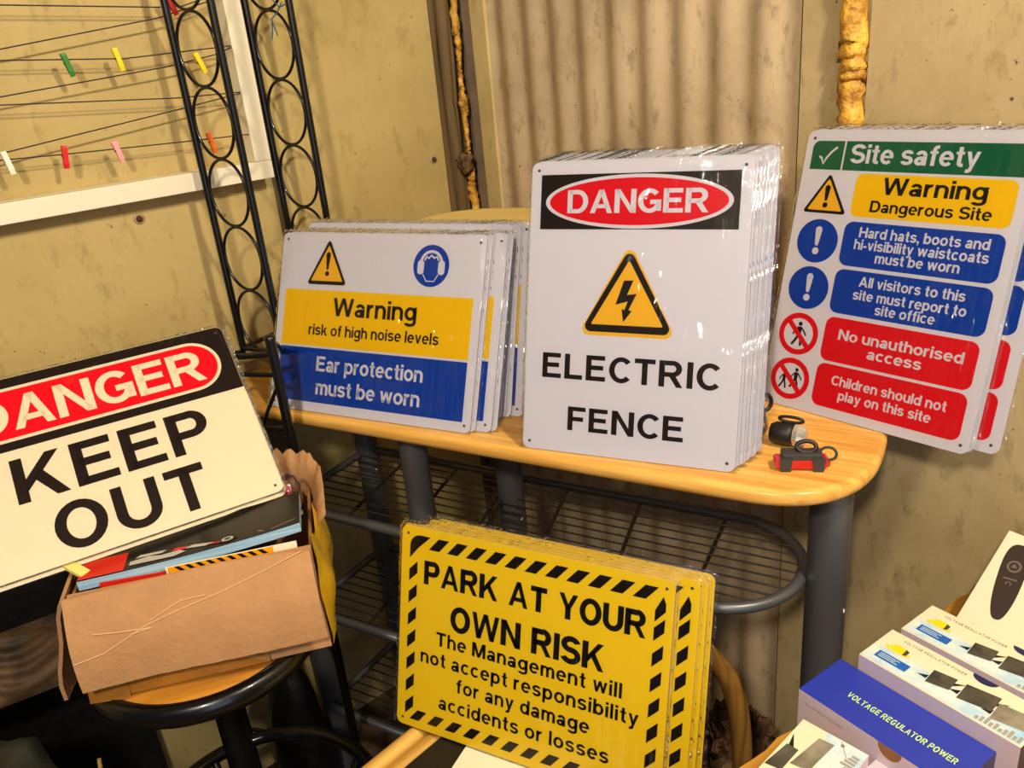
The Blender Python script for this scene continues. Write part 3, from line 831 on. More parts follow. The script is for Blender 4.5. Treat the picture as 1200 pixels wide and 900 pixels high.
copy_tree(root, 'rear site safety sign shifted to the right with its sleeve edge showing', site_pose(.030, .016, .003, -.6))

# --- parking notice
PZ = .5455
park_pose = pose(-.217, .936, PZ, -29.3, 16.9, .4)
root, ly = sign_base('parking_sign', 400, 300, 'yellow park at your own risk sign at the front of its stack', 'sign', park_pose(), 'parkyellow', 10, 'yellow parking signs on the rattan chair')
st_ = []
for k in range(11):
    c = 62 + 30.1 * k; st_.append([(c - .5, 11.5), (c + 16.5, 11.5), (c + .5, 29.5), (c - 16.5, 29.5)])
for k in range(11):
    c = 36 + 30.1 * k; st_.append([(c - .5, 272.5), (c + 15, 272.5), (c + 2, 288.5), (c - 14, 288.5)])
for k in range(7):
    c = 65 + 33.6 * k; st_.append([(13.7, c - 1.6), (27.4, c - 15), (27.4, c + 2.4), (13.7, c + 15.8)]); st_.append([(376.5, c - 1.6), (390, c - 15), (390, c + 2.4), (376.5, c + 15.8)])
st_.append([(14, 47)] + circle(31, 29, 17, 17.5, 7, 180, 270) + [(48, 11.5), (28, 30)])
st_.append([(376.5, 41), (386, 22), (390, 31), (390, 41), (376.5, 56)])
ly('hazard_border', st_, 'black', 0)
for s_, x0, x1, bs, cp in (('PARK AT YOUR', 40, 366.5, 80.5, 34.5), ('OWN RISK', 86, 315, 139, 36.5), ('The Management will', 63, 341, 166.5, 20.5), ('not accept responsibility', 38, 365, 197, 20.5), ('for any damage', 99, 300, 227.5, 20.5), ('accidents or losses', 71, 329, 259.5, 20.5)):
    ly('lettering', text(s_, x0, x1, bs, cp, .13 if cp > 30 else .15, GH if cp > 30 else None), 'black', 0)
ppile = [(-.001, .007, -.2), (.028, .013, -.5), (.036, .021, -.9), (.030, .028, -1.2), (.041, .034, -1.5)]
for i, (al, bk, dl) in enumerate(ppile):
    copy_tree(root, '%s yellow parking sign in the stack, counting back from the front one' % ORD[i + 1], park_pose(al, bk, 0, dl))

# --- keep out sign lying back on the box
Ek = Vector((.354, .185, .008)).normalized(); Uk = Vector((-.111, .202, .192)); Uk = (Uk - Uk.dot(Ek) * Ek).normalized(); Nk = Ek.cross(Uk)
ko_m = axes(Vector((-.515, .9435, .8885)), Ek, Uk, Nk)
root, ly = sign_base('danger_sign', 400, 300, 'upper danger keep out sign leaning back on the cardboard box', 'sign', ko_m, 'cream', 11, 'keep out signs on the box')
bp = [(0.4, 117)] + circle(11, 11, 10.6, 10.6, 6, 180, 270) + circle(389, 11, 10.6, 10.6, 6, 270, 360) + [(399.6, 117)]
ly('black_banner', [bp], 'brownblack', 0)
ly('white_oval', [circle(62, 60, 43.5, 43.5, 20, 90, 270) + circle(338, 60, 43.5, 43.5, 20, 270, 450)], 'cream', 1)
ly('red_oval', [circle(62, 60, 38.5, 38.5, 20, 90, 270) + circle(338, 60, 38.5, 38.5, 20, 270, 450)], 'red', 2)
ly('lettering', text('DANGER', 45, 355, 87.5, 55), 'cream', 3)
ly('lettering', text('KEEP', 80, 332, 200, 68, .16), 'brownblack', 0)
ly('lettering', text('OUT', 112, 306, 286, 69, .18), 'brownblack', 0)
copy_tree(root, 'lower danger keep out sign, only its edge showing under the upper one', axes(Vector((-.515, .9435, .8885)) - Nk * .009 - Uk * .004 + Ek * .003, Ek, Uk, Nk))

# ------------------------------------------------------------------ bar stool
SX, SY = -.485, .995
so = thing('bar_stool', 'round black bar stool with a wooden seat under the cardboard box', 'stool', yaw((SX, SY, 0), 20))
MB().lathe([(.0001, .7), (.135, .7), (.148, .698), (.153, .69), (.150, .676), (.0001, .674)], 56).build('seat', 'seatwood', so)
MB().lathe([(.151, .699), (.158, .7015), (.166, .697), (.170, .688), (.169, .676), (.163, .668), (.152, .668), (.148, .675)], 56).build('seat_rim', 'blackmetal', so)
MB().lathe([(.0001, .668), (.06, .668), (.05, .655), (.024, .64), (.0215, .62), (.0215, .06), (.03, .04), (.18, .02), (.195, .008), (.195, 0), (.0001, 0)], 40).build('pedestal', 'blackmetal', so)
fo = MB().tube([(.195 * math.cos(q), .195 * math.sin(q), .30) for q in [2 * math.pi * i / 48 for i in range(48)]], .0125, 12, closed=True).build('foot_ring', 'blackmetal', so)
for k in range(4):
    q = math.pi / 2 * k + .35
    pts = [(r_ * math.cos(q), r_ * math.sin(q), z) for r_, z in ((.02, .20), (.06, .205), (.11, .225), (.15, .255), (.175, .28), (.19, .297))]
    MB().tube(pts, .007, 8).build('spoke', 'blackmetal', fo)

# ------------------------------------------------------------------ cardboard box and its contents
BE = Vector((.978, .206, 0)).normalized(); BP = Vector((-.206, .978, 0)).normalized(); BZ = Vector((0, 0, 1))
bx = thing('cardboard_box', 'open torn cardboard box with taped corner standing on the stool', 'box', axes((-.578, .862, .7022), BE, BP, BZ))
bw, bd_, bh, t = .300, .235, .163, .004
b = MB()
b.box((bw / 2, t / 2, bh / 2), (bw, t, bh)).box((bw / 2, bd_ - t / 2, bh / 2), (bw, t, bh)).box((bw / 2, bd_ / 2, t / 2), (bw - .002, bd_ - 2 * t, t))
b.build('body', 'card', bx)
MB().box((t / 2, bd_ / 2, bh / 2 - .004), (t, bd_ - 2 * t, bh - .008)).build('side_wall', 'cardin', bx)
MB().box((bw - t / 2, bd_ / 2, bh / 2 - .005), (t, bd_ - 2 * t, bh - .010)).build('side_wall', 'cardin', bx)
# front flap hanging down outside
b = MB(); n = 44; rows = 8; vs = []; rn = random.Random(4)
for j in range(rows + 1):
    for i in range(n + 1):
        tt = i / n; v = j / rows
        x = -.006 + (bw + .004 + .003 * v) * tt
        low = -.0010 * rn.random() if j == rows else 0
        zt = bh + .0015 + .008 * math.sin(tt * math.pi) * .3 - .124 * v + low + (-.004 * (1 - tt) ** 4 - .006 * tt ** 8) * (1 - v)
        y = -.004 - .030 * v - .010 * math.sin(v * math.pi) - .002 * math.sin(tt * 7 + v * 3)
        vs.append((x, y, zt))
fs = [[j * (n + 1) + i, j * (n + 1) + i + 1, (j + 1) * (n + 1) + i + 1, (j + 1) * (n + 1) + i] for j in range(rows) for i in range(n)]
k = len(vs); b.add(vs + [(x, y + .0035, z) for x, y, z in vs], [f_[::-1] for f_ in fs] + [[i + k for i in f_] for f_ in fs], 0, True)
edge = [i for i in range(n + 1)] + [j * (n + 1) + n for j in range(1, rows + 1)] + [rows * (n + 1) + i for i in range(n - 1, -1, -1)] + [j * (n + 1) for j in range(rows - 1, 0, -1)]
b.add(vs + [(x, y + .0035, z) for x, y, z in vs], [[edge[i], edge[(i + 1) % len(edge)], edge[(i + 1) % len(edge)] + k, edge[i] + k] for i in range(len(edge))])
fl = b.build('front_flap', 'card', bx)
MT['crease'] = mat('cardboard_crease', 'd8ab78', 0.8)
cr = MB()
for path in ([(.005, .36), (.12, .40), (.30, .58), (.45, .66), (.62, .74), (.80, .86), (.97, .985)], [(.10, .62), (.2, .58), (.32, .545), (.24, .53)], [(.32, .62), (.45, .74), (.55, .74)]):
    for i in range(len(path) - 1):
        (xa, va), (xb, vb) = path[i], path[i + 1]

        def pt(tt, v):
            v = 1 - v
            return Vector((-.006 + (bw + .004 + .003 * v) * tt, -.004 - .030 * v - .010 * math.sin(v * math.pi) - .002 * math.sin(tt * 7 + v * 3) - .0004, bh + .0015 + .0024 * math.sin(tt * math.pi) - .124 * v))
        m_ = 6
        cr.tube([pt(xa + (xb - xa) * q / m_, va + (vb - va) * q / m_) for q in range(m_ + 1)], .0009, 5)
cr.build('crease', 'crease', fl)
# left flap sticking out and down
b = MB(); vs = []
for j in range(9):
    v = j / 8
    for i in range(5):
        y = bd_ * (.02 + .9 * i / 4); x = -.006 - .040 * math.sin(v * 1.4) - .003 * math.sin(v * 9 + i); vs.append((x, y, bh + .002 - .158 * v + .008 * math.sin(v * 3.14)))
fs = [[j * 5 + i, j * 5 + i + 1, j * 5 + i + 6, j * 5 + i + 5] for j in range(8) for i in range(4)]
k = len(vs); v2 = [(x + .005, y, z) for x, y, z in vs]
edge = list(range(5)) + [j * 5 + 4 for j in range(1, 9)] + [40 + i for i in range(3, -1, -1)] + [j * 5 for j in range(7, 0, -1)]
b.add(vs + v2, fs + [[i + k for i in f_][::-1] for f_ in fs] + [[edge[i], edge[(i + 1) % len(edge)], edge[(i + 1) % len(edge)] + k, edge[i] + k] for i in range(len(edge))], 0, False)
b.build('side_flap', 'card', bx)
# torn flap curling up at the far right corner
b = MB(); vs = []; nn_ = 24; rn = random.Random(9)
for i in range(nn_ + 1):
    q = i / nn_; ang = R(100 - 118 * q)
    cx_, cy_ = bw - .075, bd_ - .075
    px, py = cx_ + .078 * math.cos(ang), cy_ + .078 * math.sin(ang)
    if q > .8: px, py = bw + .004, cy_ - .02 - (q - .8) * .35
    h1 = .036 * math.sin(min(1, q * 1.25) * math.pi * .55 + .55) + rn.uniform(-.009, .006)
    if q > .75: h1 *= 1 - (q - .75) * 2.6
    for j in range(4):
        v = j / 3; vs.append((px + v * v * .020 * math.cos(ang), py + v * v * .02 * math.sin(ang), bh - .028 + (h1 + .028) * v))
fs = [[i * 4 + j, (i + 1) * 4 + j, (i + 1) * 4 + j + 1, i * 4 + j + 1] for i in range(nn_) for j in range(3)]
v2 = [(x * .992 + .002, y - .003, z) for x, y, z in vs]; k = len(vs)
b.add(vs + v2, fs + [[i + k for i in f_][::-1] for f_ in fs] + [[i * 4 + 3, (i + 1) * 4 + 3, (i + 1) * 4 + 3 + k, i * 4 + 3 + k] for i in range(nn_)], 0, True)
b.build('torn_flap', 'card', bx)
# tape on the right side and along the bottom front edge
b = MB(); vs = []; rn = random.Random(2)
for i in range(13):
    y = -.004 + .19 * i / 12
    for j in range(11):
        v = j / 10; vs.append((bw + .0015 + .014 * math.sin(v * 2.6 + .4) * min(1, i / 3) + .002 * math.sin(v * 9 + i) + rn.uniform(0, .0015), y, .004 + (bh + .014 * math.sin(i * 1.3) - .004 - (.02 if i > 9 else 0)) * v))
b.add(vs, [[i * 11 + j, (i + 1) * 11 + j, (i + 1) * 11 + j + 1, i * 11 + j + 1] for i in range(12) for j in range(10)], 0, True)
b.build('tape', 'tape', bx)
MB().box((bw * .35, -.0035, .012), (bw * .75, .002, .022), bev=.0005).box((.012, -.0045, .010), (.05, .003, .024), Matrix.Rotation(R(6), 3, 'Y')).build('tape', 'browntape', bx)

# contents of the box: folders, magazine, stick, bag
BM = axes((-.578, .862, .7022), BE, BP, BZ)


def inbox(x, y, z): return BM @ Vector((x, y, z))


def book(name, label, cat, x0, x1, y0, y1, z0, th, sag, m_cover, m_pages, tilt=0.0):
    r_ = thing(name, label, cat, BM.copy())
    n = 24
    for nm, za, zb, m_ in (('pages', z0, z0 + th, m_pages), ('cover', z0 + th, z0 + th + .0008, m_cover)):
        vs = []
        for i in range(n + 1):
            q = i / n; x = x0 + (x1 - x0) * q
            dz = sag * (q ** 2.2) + tilt * 0
            for (y, z) in ((y0, za), (y1, za + .003), (y1, zb + .003), (y0, zb)):
                vs.append((x, y + .012 * q, z + dz))
        fs = []
        for i in range(n):
            for k in range(4): fs.append([i * 4 + k, (i + 1) * 4 + k, (i + 1) * 4 + (k + 1) % 4, i * 4 + (k + 1) % 4])
        fs += [[0, 1, 2, 3], [n * 4 + 3, n * 4 + 2, n * 4 + 1, n * 4]]
        mb_ = MB().add(vs, fs); o_ = mb_.build(nm, m_, r_)
        bm = bmesh.new(); bm.from_mesh(o_.data); bmesh.ops.recalc_face_normals(bm, faces=bm.faces[:]); bm.to_mesh(o_.data); bm.free()
    return r_


mg = book('magazine', 'thick glossy racing magazine lying under the keep out sign in the box', 'magazine', .010, .290, .016, .098, .158, .013, .014, 'cover', 'pages')


def on_mag(q, v, lift=.0012):                                   # q along, v across the cover
    return (.010 + .280 * q, .016 + .082 * v + .012 * q, .158 + .0138 + .003 * v + .014 * q ** 2.2 + lift)


def magprint(name, polys, m_, lift=.0006):
    b_ = MB()
    for p in polys: b_.flat([p], 0, f=lambda x, y, z: on_mag(x, y, lift))
    return b_.build(name, m_, mg)


magprint('red_panel', [[(.004, 0.01), (.2, .01), (.2, .5), (.004, .5)]], 'coverred')
car = [[(.22, .10), (.42, .06), (.47, .12), (.44, .2), (.36, .18), (.30, .24), (.22, .2)], [(.24, .26), (.36, .24), (.38, .3), (.26, .33)], [(.46, .2), (.56, .12), (.6, .16), (.5, .25)]]
for c_ in car: magprint('race_car_picture', [c_], 'silver', .0008)
for c_ in ([[(.40, .22), (.46, .18), (.48, .24), (.42, .28)], [(.56, .14), (.62, .1), (.63, .14)], [(.03, .2), (.14, .12), (.17, .17), (.06, .26)]]): magprint('race_car_picture', [c_], 'coverred', .0010)
magprint('wheel_picture', [circle(.66, .14, .045, .09, 24)], 'rubber', .0009)
magprint('wheel_picture', [circle(.66, .14, .028, .058, 24)], 'silver', .0011)
magprint('wheel_picture', [circle(.66, .14, .015, .03, 18)], 'rubber', .0013)
magprint('white_lines', ribbon([(.86, .05), (.98, .14)], .004) + ribbon([(.8, .12), (.83, .06)], .004), 'silver', .0010)
hz = MB().add([inbox(.12, .012, .158), inbox(.277, .012, .158), inbox(.277, .013, .105), inbox(.12, .013, .105)], [[3, 2, 1, 0]])
o = thing('hazard_card', 'orange and black striped hazard card behind the front flap of the box', 'card', BM.copy())
MB().box((.200, .010, .107), (.165, .0015, .125)).build('sheet', 'paper', o)
MB().flat([[(.120, .135), (.252, .135), (.252, .1690), (.120, .1690)]], 0, f=lambda x, y, z: (x, .0091, y)).build('orange_print', mat('print_orange', 'f0a010', .35), o)
MB().flat([[(.128 + .013 * k, .1685), (.134 + .013 * k, .1685), (.141 + .013 * k, .161), (.135 + .013 * k, .161)] for k in range(9)], 0, f=lambda x, y, z: (x, .0089, y)).build('black_print', 'black', o)
tag(MB().box(inbox(.085, .0125, .115), (.10, .0015, .098), (BM @ Matrix.Rotation(R(2), 4, 'Y')).to_3x3()).build('red_card', 'coverred'), 'red card tucked in the box beside the hazard card', 'card')
tag(MB().box(inbox(-.004, .05, .178), (.062, .014, .006), (BM @ Matrix.Rotation(R(-42), 4, 'Z') @ Matrix.Rotation(R(12), 4, 'Y')).to_3x3(), bev=.0012).build('foam_stick', mat('pale_yellow', 'f0e27c', .6)), 'pale yellow stick poking out of the left end of the box', 'stick')
tag(MB().box(inbox(.06, .175, .075), (.09, .08, .135), BM.to_3x3(), bev=.002).build('file_block', 'cardin'), 'stuffed papers filling the left back of the box', 'papers')
tag(MB().box(inbox(.16, .180, .070), (.10, .08, .125), BM.to_3x3(), bev=.002).build('file_block', 'cover'), 'dark folder standing in the middle of the box', 'folder')
bg = thing('plastic_bag', 'clear bag with something red inside at the right end of the box', 'bag', BM @ Matrix.Translation((.274, .140, .165)))
b = MB(); b.lathe([(.0001, -.035), (.012, -.03), (.018, -.01), (.016, .01), (.020, .022), (.010, .034), (.0001, .038)], 16)
rn = random.Random(3); b.v = [tuple(Vector(v) * rn.uniform(.9, 1.1)) for v in b.v]; b.build('film', 'bag', bg)
MB().box((-.003, 0, .008), (.014, .012, .03), Matrix.Rotation(.4, 3, 'X'), bev=.003).build('red_item', 'redlens', bg)
MB().box((.004, -.004, -.016), (.018, .014, .02), Matrix.Rotation(.2, 3, 'Z'), bev=.003).build('grey_item', 'silver', bg)

# ------------------------------------------------------------------ things stacked at the far left
b = MB(); rn = random.Random(12); nx, ny = 18, 14; vs = []
for j in range(ny + 1):
    for i in range(nx + 1):
        x = -.99 + .32 * i / nx; y = .71 + .30 * j / ny; ex = min(i, nx - i) / 4; ey = min(j, ny - j) / 4
        hgt = .585 * min(1, ex, 1) ** .35 * min(1, ey) ** .35 if min(i, nx - i, j, ny - j) > 0 else 0
        vs.append((x + rn.uniform(-.006, .006), y + rn.uniform(-.006, .006), hgt + (rn.uniform(-.012, .012) if hgt else .0)))
b.add(vs, [[j * (nx + 1) + i, j * (nx + 1) + i + 1, (j + 1) * (nx + 1) + i + 1, (j + 1) * (nx + 1) + i] for j in range(ny) for i in range(nx)], 0, True)
o = b.build('sack', 'sack'); tag(o, 'dark green full sack on the floor left of the stool', 'sack')
b = MB(); nx, ny = 60, 24; top = []
for j in range(ny + 1):
    for i in range(nx + 1):
        x = .26 * (i / nx - .5); y = .11 * (j / ny - .5)
        rr = math.hypot(x / .13, y / .055); w_ = .007 * math.sin(230 * (y + .02 * math.sin(x * 30)) + 8 * x) * max(0, 1 - rr ** 4)
        th = .032 * max(0, 1 - rr ** 3) ** .5
        top.append((x, y, th + w_))
b.add(top, [[j * (nx + 1) + i, j * (nx + 1) + i + 1, (j + 1) * (nx + 1) + i + 1, (j + 1) * (nx + 1) + i] for j in range(ny) for i in range(nx)], 0, True)
bot = [(x, y, -.8 * max(0, z) ** 1.0 * .5) for x, y, z in top]
b.add(bot, [[j * (nx + 1) + i, (j + 1) * (nx + 1) + i, (j + 1) * (nx + 1) + i + 1, j * (nx + 1) + i + 1] for j in range(ny) for i in range(nx)], 0, True)
o = b.build('carved_wood', 'bark'); o.matrix_world = Matrix.Translation((-.845, 1.02, .632)) @ Matrix.Rotation(R(30), 4, 'Z') @ Matrix.Rotation(R(52), 4, 'X')
tag(o, 'dark carved slab of ridged wood resting on the green sack', 'wood')
tag(MB().tube([(-.70, .93, .24), (-.69, .95, .40), (-.685, .965, .50)], [.004, .005, .003], 8).build('twig', 'bamboo'), 'thin pale twig standing beside the green sack', 'twig')

def shade_bag(label, cx_, cy_, sx, sy, h_, seed):  # added bag shape, stands in for the darkness behind the stool
    rn_ = random.Random(seed); b_ = MB(); pr_ = [(.0001, 0), (.8, 0), (1.0, .12), (1.02, .35), (.9, .6), (.66, .8), (.3, .93), (.12, 1.0), (.0001, 1.02)]
    b_.lathe(pr_, 28)
    ph = [rn_.uniform(0, 6) for _ in range(4)]
    for i, v in enumerate(b_.v):
        a = math.atan2(v[1], v[0]); w_ = 1 + .06 * math.sin(3 * a + ph[0] + 4 * v[2]) + .05 * math.sin(7 * a + ph[1] - 9 * v[2]) + .02 * math.sin(17 * a + ph[2])
        b_.v[i] = (cx_ + v[0] * sx * w_, cy_ + v[1] * sy * w_, v[2] * h_)
    return tag(b_.build('shade_bag', 'shadeblack'), label, 'bag', None)


b = MB()  # added board, keeps the wall dark beside the carved wood
pb_ = [wl(a, d, z) for z, d in ((.002, .024), (.69, .004)) for a, d in ((-.40, d), (.205, d), (.205, d + .012), (-.40, d + .012))]
b.add(pb_, [[3, 2, 1, 0], [4, 5, 6, 7], [0, 1, 5, 4], [1, 2, 6, 5], [2, 3, 7, 6], [3, 0, 4, 7]])
tag(b.build('shade_board', 'shadeblack'), 'black board added to darken the left wall behind the carved wood', 'board')
shade_bag('black bag shape added to darken the floor behind the stool pedestal', -.50, 1.298, .058, .046, .40, 8)

# ------------------------------------------------------------------ rattan chair carrying the parking signs
RO = Vector((-.165, .925, 0)); CA = Vector((-.707, -.707, 0)); CB = Vector((.707, -.707, 0))
ch = thing('rattan_chair', 'bamboo and rattan chair holding the yellow parking signs', 'chair', axes(RO, CB, -CA, BZ))


def cane(pts, r, name, m_='bamboo', n=12): return MB().tube(pts, r, n).build(name, m_, ch)


cane([(-.0135, .10, .5305), (-.0135, -.34, .5305)], .0135, 'seat_pole'); cane([(.0125, .10, .5290), (.0125, -.34, .5290)], .0125, 'seat_pole')
cane([(.44, .10, .5305), (.44, -.34, .5305)], .0135, 'seat_pole'); cane([(.0, .105, .505), (.44, .105, .505)], .0125, 'seat_pole'); cane([(.0, -.335, .505), (.44, -.335, .505)], .0125, 'seat_pole')
MB().box((.226, -.117, .534), (.398, .43, .016), bev=.001).build('seat_board', 'boardblack', ch)
for x, y in ((0, .09), (0, -.32), (.44, -.32)):
    lg = cane([(x, y, .0), (x, y, .515)], .015, 'leg', 'rattan')
    MB().lathe([(.0155, .46), (.018, .465), (.018, .505), (.0155, .51)], 14, (x, y, 0)).build('binding', 'rattanbind', lg)
inv = axes(RO, CB, -CA, BZ).inverted()
hp = [(.305, .94, 0), (.300, .94, .25), (.296, .935, .41), (.289, .93, .496), (.279, .93, .546), (.262, .93, .588), (.20, .945, .655), (.10, .985, .69), (.0, 1.02, .67), (-.06, 1.045, .60), (-.085, 1.055, .5), (-.09, 1.06, .25), (-.09, 1.06, 0)]
dense = []
for i in range(len(hp) - 1):
    for k in range(5):
        p0, p1, p2, p3 = (Vector(hp[max(0, min(len(hp) - 1, i + d))]) for d in (-1, 0, 1, 2)); q = k / 5
        dense.append(inv @ (.5 * ((2 * p1) + (p2 - p0) * q + (2 * p0 - 5 * p1 + 4 * p2 - p3) * q * q + (3 * p1 - p0 - 3 * p2 + p3) * q ** 3)))
dense.append(inv @ Vector(hp[-1]))
hoop = cane(dense, .0155, 'back_hoop', 'rattan')
bd2 = [inv @ Vector((.3005 - .0012 * k, .939, .30 + .013 * k)) for k in range(7)]
MB().tube(bd2, .0195, 12).build('binding', 'rattanbind', hoop)
bd2 = [inv @ Vector((.278, .945, .30 + .013 * k)) for k in range(7)]
MB().tube(bd2, .009, 8).build('binding', 'rattanbind', hoop)
o = MB().box((0, 0, 0), (.19, .15, .0008)).build('paper_sheet', 'paper')
o.matrix_world = axes(Vector((-.058, .782, .5428)), (.88, -.475, 0), (.475, .88, 0), BZ)
tag(o, 'blank cream sheet of paper on the black seat below the parking signs', 'paper')

# ------------------------------------------------------------------ side table with voltage boxes
OT = Vector((.838, .546, 0)).normalized(); ON = Vector((.546, -.838, 0)).normalized()
E1 = Vector((.292, .742, 0)); OZ = .655
ot = thing('oak_table', 'rough oak topped table carrying the voltage regulator boxes', 'table', axes(E1, ON, OT, BZ))
b = MB(); rn = random.Random(21); P_ = []
for i in range(31): P_.append((.0 + rn.uniform(-.004, .003), -.36 + (.79) * i / 30))
P_ += [(.62, .43), (.62, -.36)]
b.prism(P_[::-1], OZ - .034, OZ); b.build('table_top', 'oak', ot)
for x in (.07, .55):
    for y in (-.18, .36): MB().box((x, y, (OZ - .034) / 2), (.05, .05, OZ - .034), bev=.003).build('leg', 'oak', ot)
DD = Vector((.536, -.844, 0)).normalized(); WW = Vector((.844, .536, 0)).normalized()


def voltage_box(label, origin, length_dir, width_dir, L_, W_b, H_b, top, kind, notch):
    """local x along the length, y across, z up; origin = near left top corner's base"""
    r_ = thing('voltage_box', label, 'box', axes(origin, length_dir, width_dir, BZ), 'voltage regulator boxes')
    b_ = MB(); c = .0004
    x0, x1, y0, y1 = 0, L_, 0, W_b
    # walls as separate faces with different print
    vs_ = [(x0, y0, 0), (x1, y0, 0), (x1, y1, 0), (x0, y1, 0), (x0, y0, H_b), (x1, y0, H_b), (x1, y1, H_b), (x0, y1, H_b)]
    b_.add(vs_, [[3, 2, 1, 0], [4, 5, 6, 7]], 0); b_.add(vs_, [[0, 1, 5, 4], [2, 3, 7, 6]], 1); b_.add(vs_, [[1, 2, 6, 5], [3, 0, 4, 7]], 2)
    b_.build('carton', [top, 'boxpink', 'boxnavy' if kind != 'small' else 'boxcream'], r_)
    Z = H_b + .0003
    if notch:                                                   # thumb notch of the tuck flap
        nx_ = L_ * .62; pts = [(nx_ + .014 * math.cos(R(a)), y1 - .010 * math.sin(R(a))) for a in range(0, 181, 15)] if notch == 'far' else [(nx_ + .014 * math.cos(R(a)), -.0003, H_b - .016 * math.sin(R(a))) for a in range(0, 181, 15)]
        if notch == 'far': MB().flat([pts], Z + .0002).build('thumb_notch', 'boxnavy', r_)
        else: MB().add(pts, [list(range(len(pts)))[::-1]]).build('thumb_notch', 'cardin', r_)
    s_ = L_ / 190.0
    P2 = lambda polys, mirror=False: [[(x * s_, W_b - y * W_b / 72.0) for x, y in p] for p in polys]
    if kind == 'white':
        q = .0005
        MB().flat([[(.002, .002), (L_ - .002, .002), (L_ - .002, W_b * .40), (L_ * .7, W_b * .5), (L_ * .45, W_b * .42), (L_ * .25, W_b * .52), (.002, W_b * .45)]], Z).build('sky_print', 'sky', r_)
        MB().flat(P2(text('VOLTAGE REGULATOR POWER', 22, 100, 12, 4.4, .3)), Z + .0002).build('lettering', 'greytext', r_)
        MB().flat(P2([circle(27, 33, 15, 5.5, 24)]), Z + .0002).build('emblem', 'emblem', r_)
        MB().flat(P2([circle(27, 34.5, 10.5, 3.6, 20)]), Z + .0003).build('emblem', 'boxcream', r_)
        MB().flat(P2([rrect(18, 22, 36, 36, 3)]), Z + .0004).build('emblem', 'emblem', r_)
        MB().flat(P2([[(33, 23), (38, 25), (38, 34), (34, 36)]]), Z + .0005).build('emblem', 'adapter', r_)
        MB().flat(P2([[(12, 46), (52, 46), (52, 60), (12, 60)]]), Z + .0002).build('blue_label', 'label', r_)
        MB().flat(P2([[(15, 49 + 3.2 * k), (40 - 4 * (k % 2), 49 + 3.2 * k), (40 - 4 * (k % 2), 50.2 + 3.2 * k), (15, 50.2 + 3.2 * k)] for k in range(3)]), Z + .0003).build('label_lines', 'sky', r_)
        for (ax, ay, aw, ah, sk, m_) in ((72, 30, 26, 26, -7, 'adapter'), (108, 24, 36, 30, -9, 'adapter'), (146, 26, 36, 30, -9, 'adapterlight')):
            MB().flat(P2([[(ax, ay), (ax + aw, ay + sk + 2), (ax + aw + 2, ay + ah + sk), (ax + 3, ay + ah)]]), Z + .0003).build('adapter_picture', m_, r_)
            for tri_ in ([(ax - 10, ay + ah * .75), (ax + 1, ay + ah * .5), (ax + 1, ay + ah * .8)], [(ax + aw, ay + 4), (ax + aw + 11, ay - 3), (ax + aw + 1, ay + 10)]):
                MB().flat(P2([tri_]), Z + .0002).build('cable_picture', 'rubber', r_)
        sky_ = [[(138 + 5 * k, 68), (138 + 5 * k, 62 - (k * 7 % 5) * 1.6), (141.6 + 5 * k, 62 - (k * 7 % 5) * 1.6), (141.6 + 5 * k, 68)] for k in range(10)]
        MB().flat(P2(sky_), Z + .0003).build('skyline_print', 'greytext', r_)
    elif kind == 'blue':
        MB().flat(P2(text('VOLTAGE REGULATOR POWER', 42, 172, 44, 8.5, .2)), Z + .0002).build('lettering', 'lime', r_)
        MB().flat([[(x * s_, (H_b - .003) - (y) * .001) for x, y in p] for p in text('VOLTAGE REGULATOR POWER', 8, 60, 14, 3.2, .3)], -.0004, f=lambda x, y, z: (x, z, y)).build('lettering', 'greytext', r_)
    elif kind == 'small':
        MB().flat([[(.0, .0), (L_ * .42, 0), (L_ * .3, W_b * .45), (.0, W_b * .62)]], Z).build('sky_print', 'sky', r_)
    return r_


bo = voltage_box('blue topped voltage regulator box lying beside the white ones', Vector((.3050, .7520, OZ + .0003)), DD, WW, .188, .0795, .055, 'boxblue', 'blue', 'near')
voltage_box('white printed voltage regulator box directly beside the blue one', Vector((.3865, .7775, OZ + .0003)), DD, WW, .186, .0690, .075, 'boxcream', 'white', 'far')
voltage_box('white printed voltage regulator box farther from the blue one, by the presenter box', Vector((.4560, .8150, OZ + .0003)), DD, WW, .186, .0690, .075, 'boxcream', 'white', 'far')
# small box turned the other way at the table edge: far short end seen first
sd = Vector((-.762, -.647, 0)).normalized(); sw = Vector((.647, -.762, 0)).normalized()
# length runs toward the viewer, width to the right: x = along length, y = across
sb = voltage_box('small white box with printed adapters at the near edge of the oak table', Vector((.297, .715, OZ + .0003)) + sw * .077, sd, -sw, .17, .077, .045, 'boxcream', 'small', None)
Z = .045 + .0006
pr = lambda polys: [[(x / 1000, y / 1000) for x, y in p] for p in polys]
MB().flat(pr([[(14, 50), (66, 56), (62, 36), (12, 33)]]), Z).build('adapter_picture', 'adapterlight', sb)
MB().flat(pr([[(44, 72), (84, 76), (80, 58), (44, 58)]]), Z).build('adapter_picture', 'adapter', sb)
MB().flat(pr([[(44, 70), (26, 74), (44, 64)]]), Z).build('cable_picture', 'rubber', sb)
MB().flat(pr([[(12 + 5 * k, 4), (12 + 5 * k, 12 + (k * 5 % 4) * 2), (15.6 + 5 * k, 12 + (k * 5 % 4) * 2), (15.6 + 5 * k, 4)] for k in range(7)]), Z).build('skyline_print', 'greytext', sb)
MB().flat(pr(ribbon([(2, 30), (12, 22), (22, 14)], .8) + [circle(7, 26, 2.4, n=14)]), Z).build('skyline_print', 'greytext', sb)
ib = thing('adapter_box', 'low white box with a black adapter picture in front of the blue box', 'box', axes(Vector((.3525, .655, OZ + .0003)), DD, WW, BZ))
MB().box((.045, .0, .014), (.10, .028, .028), bev=.0006).build('carton', 'boxpink', ib)
